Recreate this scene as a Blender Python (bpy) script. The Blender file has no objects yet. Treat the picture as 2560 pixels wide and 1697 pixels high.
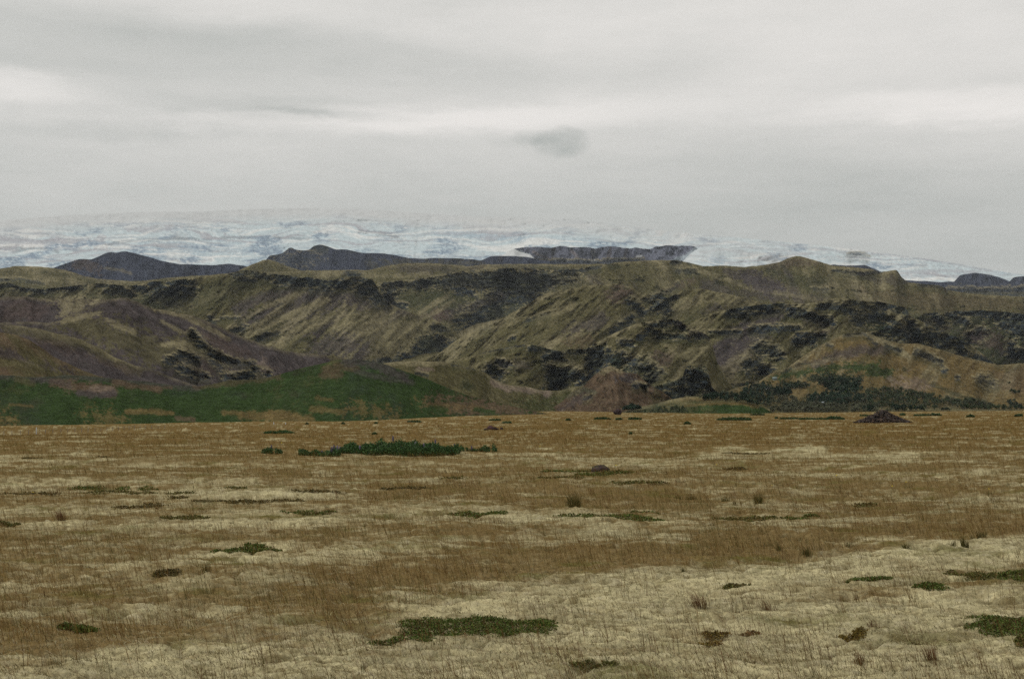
import bpy, math, random
import numpy as np
rng = np.random.default_rng(7)
random.seed(7)
C = bpy.context.scene.collection

# ------------------------------------------------------------------ camera geometry (photo is 2560 x 1697)
F = 3556.0; W, H = 2560, 1697; HOR = 1020.0; CAMZ = 1.7
PITCH = math.atan((HOR - H / 2) / F)
def ray(x, y):
    """ray of a photo pixel scaled to depth 1: (X/Y, Z/Y)"""
    c = (np.asarray(x, float) - W / 2) / F; d = (H / 2 - np.asarray(y, float)) / F
    k = math.cos(PITCH) - d * math.sin(PITCH)
    return c / k, (math.sin(PITCH) + d * math.cos(PITCH)) / k
def zone(s, ox, oy):
    return lambda pts: [(p[0] / s + ox, p[1] / s + oy) for p in pts]
Z1, Z2, Z3, Z4 = zone(2.45, 0, 480), zone(2.45, 600, 480), zone(2.45, 1200, 480), zone(2.45, 1700, 480)
B1, B2, B3, B4 = zone(2.25, 0, 1000), zone(2.25, 600, 1000), zone(2.25, 1200, 1000), zone(2.25, 1700, 1000)
Z6 = zone(3.38, 0, 500)

# ------------------------------------------------------------------ numpy noise
_perm = np.random.default_rng(3).permutation(1024).astype(np.int32)
_ang = np.random.default_rng(4).uniform(0, 2 * np.pi, 1024)
_gx, _gy = np.cos(_ang).astype(np.float32), np.sin(_ang).astype(np.float32)
def perlin(x, y, seed=0):
    x = np.asarray(x, np.float64) + seed * 37.31; y = np.asarray(y, np.float64) - seed * 17.77
    xi = np.floor(x); yi = np.floor(y)
    fx = (x - xi).astype(np.float32); fy = (y - yi).astype(np.float32)
    xi = xi.astype(np.int64) & 1023; yi = yi.astype(np.int64) & 1023
    x1 = (xi + 1) & 1023; y1 = (yi + 1) & 1023
    def g(ix, iy, dx, dy):
        h = _perm[(_perm[ix] + iy) & 1023]
        return _gx[h] * dx + _gy[h] * dy
    u = fx * fx * fx * (fx * (fx * 6 - 15) + 10); v = fy * fy * fy * (fy * (fy * 6 - 15) + 10)
    a = g(xi, yi, fx, fy); b = g(x1, yi, fx - 1, fy); c = g(xi, y1, fx, fy - 1); d = g(x1, y1, fx - 1, fy - 1)
    return ((a + u * (b - a)) * (1 - v) + (c + u * (d - c)) * v) * 1.5
def fbm(x, y, o=4, seed=0, gain=.5):
    s = 0; a = 1; t = 0
    for i in range(o):
        s = s + a * perlin(x * 2.03 ** i, y * 2.03 ** i, seed + i * 5); t += a; a *= gain
    return s / t * 1.25
def ridged(x, y, o=4, seed=0):
    s = 0; a = 1; t = 0
    for i in range(o):
        s = s + a * (1 - 2.2 * np.abs(perlin(x * 2.03 ** i, y * 2.03 ** i, seed + i * 5))); t += a; a *= .5
    return s / t
def sst(a, b, x):
    t = np.clip((x - a) / (b - a), 0, 1); return t * t * (3 - 2 * t)
def mixc(c, col, m):
    return c * (1 - m[..., None]) + np.asarray(col, float) * m[..., None]
def d_line(x, y, pts, ys=1.0):
    best = np.full(np.shape(x), 1e9)
    if len(pts) == 1: return np.hypot(x - pts[0][0], (y - pts[0][1]) * ys)
    for (ax, ay), (bx, by) in zip(pts[:-1], pts[1:]):
        vx, vy = bx - ax, (by - ay) * ys; L = vx * vx + vy * vy + 1e-9
        t = np.clip(((x - ax) * vx + (y - ay) * ys * vy) / L, 0, 1)
        best = np.minimum(best, np.hypot(x - ax - t * vx, (y - ay) * ys - t * vy))
    return best
def d_poly(x, y, pts):
    """signed distance, negative inside"""
    pl = list(pts) + [pts[0]]
    d = d_line(x, y, pl); ins = np.zeros(np.shape(x), bool)
    for (ax, ay), (bx, by) in zip(pl[:-1], pl[1:]):
        if ay == by: continue
        c = ((ay > y) != (by > y)) & (x < (bx - ax) * (y - ay) / (by - ay) + ax)
        ins ^= c
    return np.where(ins, -d, d)

# ------------------------------------------------------------------ mesh helpers
def link(o): C.objects.link(o); return o
def mesh_obj(name, V, faces, mat, col=None, smooth=False, parent=None, loc=None):
    """faces: (n,3) or (n,4) int array, or a list of such arrays"""
    me = bpy.data.meshes.new(name)
    V = np.asarray(V, np.float32)
    if not isinstance(faces, list): faces = [faces]
    faces = [np.asarray(f, np.int32) for f in faces if len(f)]
    idx = np.concatenate([f.ravel() for f in faces]); cnt = np.concatenate([np.full(len(f), f.shape[1], np.int32) for f in faces])
    me.vertices.add(len(V)); me.vertices.foreach_set('co', V.ravel())
    me.loops.add(len(idx)); me.loops.foreach_set('vertex_index', idx)
    me.polygons.add(len(cnt)); st = np.zeros(len(cnt), np.int32); st[1:] = np.cumsum(cnt)[:-1]
    me.polygons.foreach_set('loop_start', st)
    if smooth: me.polygons.foreach_set('use_smooth', np.ones(len(cnt), bool))
    if col is not None:
        a = me.color_attributes.new('Col', 'FLOAT_COLOR', 'POINT')
        cc = np.ones((len(V), 4), np.float32); cc[:, :3] = np.clip(col, 0.002, 1); a.data.foreach_set('color', cc.ravel())
    me.update(calc_edges=True); me.validate()
    me.materials.append(mat)
    o = bpy.data.objects.new(name, me); link(o)
    if parent: o.parent = parent
    if loc is not None: o.location = loc
    return o
def tag(o, label, cat, group=None):
    o['label'] = label; o['category'] = cat
    if group: o['group'] = group
    return o
def empty(name, loc, label, cat, group=None):
    o = bpy.data.objects.new(name, None); o.empty_display_size = .3; link(o); o.location = loc
    return tag(o, label, cat, group)
def grid_faces(nr, nc):
    i = np.arange(nr * nc).reshape(nr, nc)
    return np.stack([i[:-1, :-1], i[:-1, 1:], i[1:, 1:], i[1:, :-1]], -1).reshape(-1, 4)

# ------------------------------------------------------------------ materials
def new_mat(name, scale=1.0, contrast=.5, bump=0.0, bscale=None, rough=.95, spec=.15, detail=6, stretch=(1, 1, 1), trans=0.0, col=None, bdist=.02):
    m = bpy.data.materials.new(name); m.use_nodes = True; n = m.node_tree.nodes; L = m.node_tree.links
    p = n['Principled BSDF']; p.inputs['Roughness'].default_value = rough
    p.inputs['Specular IOR Level'].default_value = spec if spec > .12 else 0.0
    tc = n.new('ShaderNodeNewGeometry'); mp = n.new('ShaderNodeVectorMath'); mp.operation = 'MULTIPLY'
    mp.inputs[1].default_value = [scale * s for s in stretch]; L.new(tc.outputs['Position'], mp.inputs[0])
    nz = n.new('ShaderNodeTexNoise'); nz.inputs['Scale'].default_value = 1; nz.inputs['Detail'].default_value = detail; nz.inputs['Roughness'].default_value = .65
    L.new(mp.outputs[0], nz.inputs['Vector'])
    mr = n.new('ShaderNodeMapRange'); mr.inputs['From Min'].default_value = .3; mr.inputs['From Max'].default_value = .7
    mr.inputs['To Min'].default_value = 1 - contrast; mr.inputs['To Max'].default_value = 1 + contrast; L.new(nz.outputs['Fac'], mr.inputs['Value'])
    mul = n.new('ShaderNodeVectorMath'); mul.operation = 'SCALE'
    if col is None:
        at = n.new('ShaderNodeAttribute'); at.attribute_name = 'Col'; L.new(at.outputs['Color'], mul.inputs[0])
    else: mul.inputs[0].default_value = col
    L.new(mr.outputs[0], mul.inputs['Scale']); L.new(mul.outputs[0], p.inputs['Base Color'])
    if bump:
        nb = n.new('ShaderNodeTexNoise'); nb.inputs['Scale'].default_value = (bscale or scale * 2); nb.inputs['Detail'].default_value = 5
        L.new(tc.outputs['Position'], nb.inputs['Vector'])
        b = n.new('ShaderNodeBump'); b.inputs['Strength'].default_value = bump; b.inputs['Distance'].default_value = bdist
        L.new(nb.outputs['Fac'], b.inputs['Height']); L.new(b.outputs[0], p.inputs['Normal'])
    return m
M_hill = new_mat('hill_surface', scale=.09, contrast=.42, bump=.6, bscale=.25, detail=8, bdist=1.5, spec=.05)
M_near_hill = new_mat('green_hill_surface', scale=.35, contrast=.4, bump=.5, bscale=.8, detail=7, bdist=.6, spec=.05)
M_ice = new_mat('glacier_ice', scale=.02, contrast=.08, bump=.5, bscale=.03, detail=8, bdist=8, spec=.1, rough=.8)
M_ground = new_mat('moss_ground', scale=22, contrast=.36, bump=.8, bscale=55, detail=7, bdist=.02, spec=.03)
M_grass = new_mat('dry_grass', scale=9, contrast=.18, spec=0, detail=2)
M_leaf = new_mat('leaf_green', scale=6, contrast=.3, spec=.13, rough=.6, detail=3)
M_tree = new_mat('tree_foliage', scale=.6, contrast=.35, spec=.1, rough=.8, detail=3)
M_rock = new_mat('lava_rock', scale=6, contrast=.5, bump=.8, bscale=14, bdist=.04, spec=0, rough=.9)
M_bark = new_mat('bark', scale=4, contrast=.3, col=(.09, .075, .065))
M_wood = new_mat('weathered_post_wood', scale=12, contrast=.3, col=(.16, .14, .125))
M_palewood = new_mat('pale_post_wood', scale=12, contrast=.2, col=(.38, .38, .36))
M_wire = new_mat('fence_wire', scale=12, contrast=.1, col=(.18, .18, .18))
M_wall = new_mat('white_wall_paint', scale=1, contrast=.08, col=(.62, .64, .64))
M_roof = new_mat('pale_metal_roof', scale=1, contrast=.08, col=(.55, .62, .66))
M_glassdark = new_mat('dark_window', scale=1, contrast=.05, col=(.03, .035, .04), rough=.2, spec=.5)
M_petal = new_mat('yellow_petal', scale=5, contrast=.1, col=(.75, .6, .02))

# ------------------------------------------------------------------ the plain
_ex = [-400, 0, 408, 860, 1200, 1416, 1560, 1700, 2000, 2280, 2560, 3000]
_ee = [50, 48, 44, 35.5, 25, 15.5, 13.5, 13.5, 13.5, 9.5, 7, 6]
_eE = [420, 420, 420, 420, 430, 560, 800, 800, 800, 820, 850, 850]
_za = np.array([(x - W / 2) / F for x in _ex]); _zz = np.array([CAMZ - e * E / F for e, E in zip(_ee, _eE)])
def edge_depth(a): return np.interp(a, _za, _eE)
def g_smooth(X, Y):
    a = X / np.maximum(Y, 1.0); E = edge_depth(a)
    return np.interp(a, _za, _zz) * sst(40, .8 * E, Y)
def g_full(X, Y, fine=True):
    z = g_smooth(X, Y)
    far = sst(4, 30, Y)
    z = z + .13 * far * fbm(X / 12, Y / 9, 2, 11) + .065 * (fbm(X / 2.1, Y / 1.7, 3, 12))
    z = z - .03 - .014 * sst(4, 14, Y) * 0
    if fine:
        r = ridged(X / .62 + .3 * perlin(X / .5, Y / .5, 3), Y / .46, 3, 21)
        z = z + .045 * sst(0, .28, wrinkle(X, Y)) * sst(60, 20, Y)
        z = z + .040 * r + .010 * fbm(X / .13, Y / .10, 2, 31)
    return z
def wrinkle(X, Y):
    wx = X + .22 * perlin(X / .7, Y / .5, 201); wy = Y + .20 * perlin(X / .6, Y / .6, 203)
    a = np.abs(perlin(wx / .95, wy / .36, 205)); b = np.abs(perlin(wx / .42, wy / .16, 207))
    return np.minimum(a * 1.0, .05 + b * 1.1) + .35 * a
def to_ground(x, y):
    a, s = ray(x, y); s = np.minimum(s, -.0012)
    Y = -CAMZ / s
    for _ in range(12):
        Y = .5 * Y + .5 * np.clip((CAMZ - g_smooth(a * Y, Y)) / -s, .5, 2000)
    return a * Y, Y
def ground_pt(x, y):
    X, Y = to_ground(np.array([x], float), np.array([y], float)); return float(X[0]), float(Y[0]), float(g_full(X, Y)[0])

# dry grass cover (0 pale moss .. 1 dense brown grass), as it lies on the plain; regions in photo pixels
V = lambda pts: [(p[0] / .924, p[1] / .924) for p in pts]
def grass_cover(x, y, X, Y):
    c = .47 + 1.15 * fbm(X / 4.4, Y / 3.0, 5, 41, .66) + .75 * fbm(X / .9, Y / .6, 4, 45, .65)
    c = c + .30 * sst(1260, 1150, y) + .20 * sst(1130, 1200, y) * sst(1480, 1380, y) + .40 * sst(1180, 1080, y) - .10 * sst(1230, 1330, y) * sst(1560, 1700, y) * 0
    def band(pts, w, amt, soft=1.0):
        nonlocal c
        d = d_line(x, y, V(pts), 2.6) + 60 * soft * fbm(x / 120, y / 34, 4, 51)
        c = c + amt * sst(w * 1.25, w * .5, d)
    band([(880, 1140), (1100, 1128), (1350, 1150), (1600, 1165)], 70, .5)
    band([(1950, 1140), (2150, 1190), (2365, 1205)], 90, .35)
    band([(1650, 1262), (1880, 1262), (2080, 1225), (2365, 1215)], 90, .55)
    band([(950, 1300), (1250, 1290), (1550, 1285), (1750, 1270)], 120, .42)
    band([(0, 1420), (300, 1400), (650, 1375), (1000, 1330)], 150, .38)
    band([(0, 1475), (200, 1470), (450, 1440), (800, 1400)], 120, .45); band([(500, 1240), (900, 1250), (1300, 1230)], 60, .25)
    band([(1850, 1385), (2365, 1350)], 60, .22)
    band([(1450, 1350), (1750, 1330), (2050, 1300), (2365, 1265)], 85, -.75, .6)
    band([(1100, 1440), (1500, 1420), (2000, 1440), (2365, 1430)], 190, -.5)
    band([(300, 1560), (900, 1530), (1600, 1540), (2365, 1540)], 160, -.5)
    band([(0, 1300), (300, 1290), (620, 1270)], 100, -.25)
    band([(0, 1130), (500, 1140), (1000, 1190), (1600, 1215)], 75, -.22)
    band([(1650, 1050), (2080, 1052)], 40, -.5)
    band([(1050, 1050), (1500, 1062)], 30, -.3)
    band([(0, 1060), (250, 1062)], 30, -.4)
    return np.clip(c, 0, 1.3)

PALE = np.array((.355, .318, .182)); RUST = np.array((.122, .078, .026)); OLIVE = np.array((.090, .088, .022))
def build_ground():
    af = np.arange(-180, 2741, 2.4); af = (af - W / 2) / F
    a = np.concatenate([-np.geomspace(30, abs(af[0]) + .03, 26), af, np.geomspace(af[-1] + .03, 30, 26)])
    ys = np.concatenate([np.geomspace(2600, 1800, 30, endpoint=False), np.arange(1800, 1036, -1.7), np.arange(1036, 1023.4, -.5)])
    Yr = CAMZ / ((ys - HOR) / F) / (1 + 0 * ys)
    Yr = np.concatenate([[-900, -300, -100, -40, -15, -5, -1, 1, 2.2], Yr[Yr > 2.6], np.geomspace(Yr[-1] * 1.1, 22000, 14)])
    sY = np.where(Yr > 6, Yr, 6 + (6 - Yr))
    X = np.clip(a[None, :] * sY[:, None], -24000, 24000); Y = np.repeat(Yr[:, None], len(a), 1)
    z = g_full(X, Y)
    px = (X / np.maximum(Y, 1)) * F + W / 2
    py = HOR + F * (CAMZ - g_smooth(X, Y)) / np.maximum(Y, 1)
    g = grass_cover(px, py, X, Y)
    far = sst(25, 90, Y)
    col = np.broadcast_to(PALE, X.shape + (3,)).copy()
    tone = fbm(X / .5, Y / .35, 3, 61)
    col *= (1 + .34 * tone + .30 * fbm(X / 2.2, Y / 1.2, 3, 63))[..., None]
    col = mixc(col, (.20, .17, .09), .55 * sst(.15, .8, fbm(X / 1.1, Y / .7, 3, 65)))
    gg = g + .75 * fbm(X / .5, Y / .28, 4, 71, .75)
    m = (.42 * sst(.0, .55, gg) + .58 * sst(.45, 1.0, gg)) * (.86 + .08 * far)
    col = mixc(col, RUST, m)
    ol = sst(.12, .6, fbm(X / 2.0, Y / 1.3, 5, 81, .66)) * .72 * (1 - far * .3)
    col = mixc(col, OLIVE, ol)
    # pale streaks between the far grass
    st = sst(.20, .44, fbm(X / 4.5 + 4, Y / 8, 5, 91, .66)) * far * .7
    col = mixc(col, PALE * 1.02, st)
    mot = fbm(X / .22, Y / .10, 4, 67, .7)
    col = mixc(col, (.120, .094, .040), .66 * sst(.08, .5, mot + .35 * fbm(X / 1.6, Y / .9, 3, 69)) * (1 - far * .8))
    col = mixc(col, (.42, .38, .25), .55 * sst(.12, .5, -mot) * (1 - far) * (1 - m))
    wk = wrinkle(X, Y) + .06 * fbm(X / .1, Y / .08, 2, 209)
    col = mixc(col, (.085, .068, .030), sst(.10, .02, wk) * .85 * sst(55, 22, Y) * sst(-.3, .3, .15 + fbm(X / 1.4, Y / 1.0, 3, 211)))
    # darker colour in the low creases of the moss
    r = ridged(X / .62 + .3 * perlin(X / .5, Y / .5, 3), Y / .46, 3, 21)
    col = mixc(col, (.13, .10, .055), .55 * sst(.05, -.45, r) * (1 - far))
    o = mesh_obj('ground', np.stack([X, Y, z], -1).reshape(-1, 3), grid_faces(*X.shape), M_ground, col.reshape(-1, 3), True)
    o['kind'] = 'structure'
build_ground()

# ------------------------------------------------------------------ hills
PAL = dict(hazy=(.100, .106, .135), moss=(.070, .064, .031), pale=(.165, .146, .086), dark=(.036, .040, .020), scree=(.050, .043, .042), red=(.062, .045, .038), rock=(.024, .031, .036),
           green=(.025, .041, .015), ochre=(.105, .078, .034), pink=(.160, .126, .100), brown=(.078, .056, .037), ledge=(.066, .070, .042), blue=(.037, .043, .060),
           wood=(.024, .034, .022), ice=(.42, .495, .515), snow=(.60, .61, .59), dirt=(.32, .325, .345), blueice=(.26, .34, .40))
LAYERS = {}
def make_layer(name, crest, depth, slope=27, vis=400, relief=25, lam=160, skew=0, base='moss', mixin=(('pale', .5), ('dark', .3), ('scree', .35)),
               strokes=(), mat=None, step=2.2, jag=1.2, rough=1.0, seed=1, bottom=1045, back=18, rowstep=2.0, label=None, streak=3.0, crestpale=.5):
    streak = 1 + (streak - 1) * .42 if streak > 1 else streak
    if streak > 1 and abs(skew) > 1: lam = lam * .8; skew = skew * .85
    cx = np.array([p[0] for p in crest], float); cy = np.array([p[1] for p in crest], float)
    x = np.arange(cx[0], cx[-1] + step, step)
    yc = np.interp(x, cx, cy)
    k = np.hanning(9); k /= k.sum(); pad = np.pad(yc, 4, mode='edge'); yc = np.convolve(pad, k, 'valid')
    yc = yc + jag * fbm(x / 22, x * 0 + seed, 4, seed + 900)
    Dc = np.interp(x, *zip(*depth)) if isinstance(depth, (list, tuple)) else np.full(x.shape, float(depth))
    o1 = np.arange(0, vis, rowstep); o2 = np.arange(vis, vis + 800, 14.0)
    off = np.concatenate([o1, o2])
    yy = yc[None, :] + off[:, None]
    yy = np.minimum(yy, np.maximum(bottom, yc)[None, :] + off[:, None] * 1e-3)
    xx = np.repeat(x[None, :], len(off), 0)
    a, s = ray(xx, yy)
    drop = (yy - yc[None, :]) * Dc[None, :] / F
    tl = math.tan(math.radians(slope))
    hgt = np.maximum((bottom - yc[None, :]) * Dc[None, :] / F, 1)
    D = Dc[None, :] - drop / tl * (1.0 + .35 * drop / hgt)
    # relief as real ridges and gullies of the slope
    wX = a * Dc[None, :]; wz = s * Dc[None, :]
    u = wX + skew * wz
    warp = fbm(wX / (lam * 1.5), wz / (lam * 1.5), 3, seed + 50) * lam * .35
    rg = ridged((u + warp) / lam, wz / (lam * streak), 6, seed + 1)
    fb = fbm((wX + warp) / (lam * .9), (wz) / (lam * .9), 4, seed + 2)
    fine = fbm((u + warp * .3) / (lam * .16), wz / (lam * .16 * streak * .8), 4, seed + 3, .6)
    # painted materials
    ax_ = (wX + skew * wz)
    n_edge = fbm(xx / 24, yy / 15, 5, seed + 7, .65); n_h = fbm(xx / 34 + n_edge * .5, yy / 5.6, 5, seed + 8, .66); n_f = fbm(xx / 9, yy / 5, 4, seed + 40, .75); n_s = fbm((u + .25 * warp) / (lam * .20), wz / (lam * .20 * streak * 1.2), 5, seed + 9, .72)
    col = np.broadcast_to(np.array(PAL[base]), xx.shape + (3,)).copy()
    for i, (mn, amt) in enumerate(mixin):
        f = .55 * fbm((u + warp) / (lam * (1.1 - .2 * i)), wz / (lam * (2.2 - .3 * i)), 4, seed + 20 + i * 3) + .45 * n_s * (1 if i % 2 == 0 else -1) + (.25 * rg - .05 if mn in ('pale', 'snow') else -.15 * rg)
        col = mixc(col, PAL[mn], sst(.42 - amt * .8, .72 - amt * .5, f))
    rockm = np.zeros(xx.shape)
    for st in strokes:
        kind, mn, w, pts = st[:4]; amt = st[4] if len(st) > 4 else 1.0
        if kind == 'p':
            d = d_poly(xx, yy, pts) + w * .0
            wv = max(w, 5); e = n_edge + .5 * n_f if mn not in ('scree', 'pale', 'red') else .5 * n_edge + .9 * n_s + .4 * n_f
            m = sst(wv * .35, -wv * .35, d + (e + .45 * n_f) * wv * 1.9)
        else:
            d = d_line(xx, yy, pts); wf = w / 1.6
            e = (.9 * n_h + .7 * n_f) if mn in ('rock',) else (.6 * n_s + .5 * n_edge + .5 * n_f)
            m = sst(wf * 1.25, wf * .45, d + e * wf * 1.25)
        m = m * amt
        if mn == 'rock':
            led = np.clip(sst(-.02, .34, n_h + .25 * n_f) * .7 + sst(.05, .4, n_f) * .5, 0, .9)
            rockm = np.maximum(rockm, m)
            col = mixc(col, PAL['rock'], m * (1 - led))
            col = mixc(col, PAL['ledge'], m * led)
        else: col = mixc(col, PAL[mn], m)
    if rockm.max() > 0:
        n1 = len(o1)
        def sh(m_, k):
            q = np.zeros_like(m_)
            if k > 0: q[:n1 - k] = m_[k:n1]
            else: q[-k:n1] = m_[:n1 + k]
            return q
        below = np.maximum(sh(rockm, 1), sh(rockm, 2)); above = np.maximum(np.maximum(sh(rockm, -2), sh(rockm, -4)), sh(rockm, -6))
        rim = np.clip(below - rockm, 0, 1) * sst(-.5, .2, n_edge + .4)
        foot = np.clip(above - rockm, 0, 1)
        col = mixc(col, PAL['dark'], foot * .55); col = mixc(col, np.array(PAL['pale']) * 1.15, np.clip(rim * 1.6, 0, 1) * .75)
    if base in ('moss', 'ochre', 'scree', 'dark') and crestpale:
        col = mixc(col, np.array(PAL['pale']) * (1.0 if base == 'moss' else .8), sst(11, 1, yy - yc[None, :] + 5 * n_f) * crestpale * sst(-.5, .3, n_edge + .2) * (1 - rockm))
    # small outcrops wherever the gullies bite, and fine grain of stones and tussocks
    ice = mat is M_ice
    if not ice:
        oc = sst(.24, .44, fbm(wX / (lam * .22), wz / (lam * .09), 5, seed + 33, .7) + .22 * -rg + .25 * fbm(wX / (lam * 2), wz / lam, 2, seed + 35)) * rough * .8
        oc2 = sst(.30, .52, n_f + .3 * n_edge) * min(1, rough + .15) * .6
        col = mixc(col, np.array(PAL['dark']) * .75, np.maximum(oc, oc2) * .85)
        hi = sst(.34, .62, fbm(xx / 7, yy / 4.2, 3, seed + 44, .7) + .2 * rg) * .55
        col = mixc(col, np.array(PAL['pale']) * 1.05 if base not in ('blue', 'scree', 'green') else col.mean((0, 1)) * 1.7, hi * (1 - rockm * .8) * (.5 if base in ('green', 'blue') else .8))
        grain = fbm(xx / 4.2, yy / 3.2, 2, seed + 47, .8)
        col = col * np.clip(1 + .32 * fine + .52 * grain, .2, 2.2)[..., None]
    else:
        oc = 0
        flow = yy + 26 * fbm(xx / 260, yy / 60, 3, seed + 60)
        b1 = fbm(xx / 420, flow / 10, 5, seed + 61, .6); b2 = fbm(xx / 150, flow / 5, 4, seed + 62, .6)
        col = mixc(col, PAL['snow'], sst(.05, .4, b1) * .85); col = mixc(col, PAL['dirt'], sst(.06, .42, -b1) * .85); col = mixc(col, np.array(PAL['dirt']) * .75, sst(.26, .55, b2) * .5)
        cre = ridged(xx / 16 + .6 * n_edge, yy / 6, 4, seed + 63); cp = sst(.05, .45, fbm(xx / 110, yy / 26, 3, seed + 64) + .3 * sst(40, 120, yy - yc[None, :]) - .12)
        col = mixc(col, PAL['blueice'], cp * sst(-.25, .25, cre) * .75); col = mixc(col, (.12, .16, .22), cp * sst(.30, .62, cre) * .65)
        col = mixc(col, PAL['snow'], sst(.35, .6, fbm(xx / 30, yy / 4, 4, seed + 65)) * .6)
        cloud_veil = sst(52, 8, yy - yc[None, :]) * sst(2300, 1200, xx) * .95  # cloud over the upper ice, painted into its colour as a sky-pale fade
        col = mixc(col, (.462, .478, .474), cloud_veil)
        col *= (1 + .26 * n_f * (1 - cloud_veil))[..., None]
    mid = ridged((u + warp * .6) / (lam * .38), wz / (lam * .38 * min(streak, 2.2)), 4, seed + 37)
    if rockm.max() > 0:      # faces stand steep, ledges and rims lie flat
        dD = np.diff(D, axis=0, prepend=D[:1]); q = rockm.copy()
        kk = np.hanning(23); kk /= kk.sum()
        q = np.apply_along_axis(lambda v: np.convolve(np.pad(v, 11, mode='edge'), kk, 'valid'), 1, q)
        D = D[:1] + np.cumsum(dD * (1.12 - .85 * sst(.15, .7, q)), 0)
    relief = relief * (1.0 if ice else 1.3)
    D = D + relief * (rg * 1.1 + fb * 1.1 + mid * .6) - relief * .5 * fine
    D = D + rockm * relief * (.1 + .3 * n_h) + oc * relief * .2
    # back side
    nb = 7; rows = []
    zc = CAMZ + s[0] * D[0]; ac = a[0]
    for i in range(1, nb + 1):
        run = (zc - CAMZ + 6) / math.tan(math.radians(back)) * (i / nb) ** 1.4
        Db = D[0] + run; rows.append(np.stack([ac * D[0], Db, zc - run * math.tan(math.radians(back)) * (1 - .25 * (1 - i / nb))], -1))
    P = np.stack([a * D, D, CAMZ + s * D], -1)
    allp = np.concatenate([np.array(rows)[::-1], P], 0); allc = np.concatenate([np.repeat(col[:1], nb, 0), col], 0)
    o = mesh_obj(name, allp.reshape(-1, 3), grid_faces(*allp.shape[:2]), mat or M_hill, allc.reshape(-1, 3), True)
    o['kind'] = 'structure'
    LAYERS.setdefault(label or name, (x, off, P))
    return o
def surf(layer, x, y):
    """point of a hill's surface behind a photo pixel"""
    xs, off, P = LAYERS[layer]; j = int(np.clip(round((x - xs[0]) / (xs[1] - xs[0])), 0, len(xs) - 1))
    col = P[:, j]; _, s = ray(x, y); k = int(np.argmin(np.abs((col[:, 2] - CAMZ) / col[:, 1] - s)))
    return Vec(col[k])
def Vec(p): return (float(p[0]), float(p[1]), float(p[2]))
def L(mn, w, pts, amt=1.0): return ('l', mn, w, pts, amt)
def Pg(mn, pts, amt=1.0, w=14): return ('p', mn, w, pts, amt)

exec_layers = True
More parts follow.
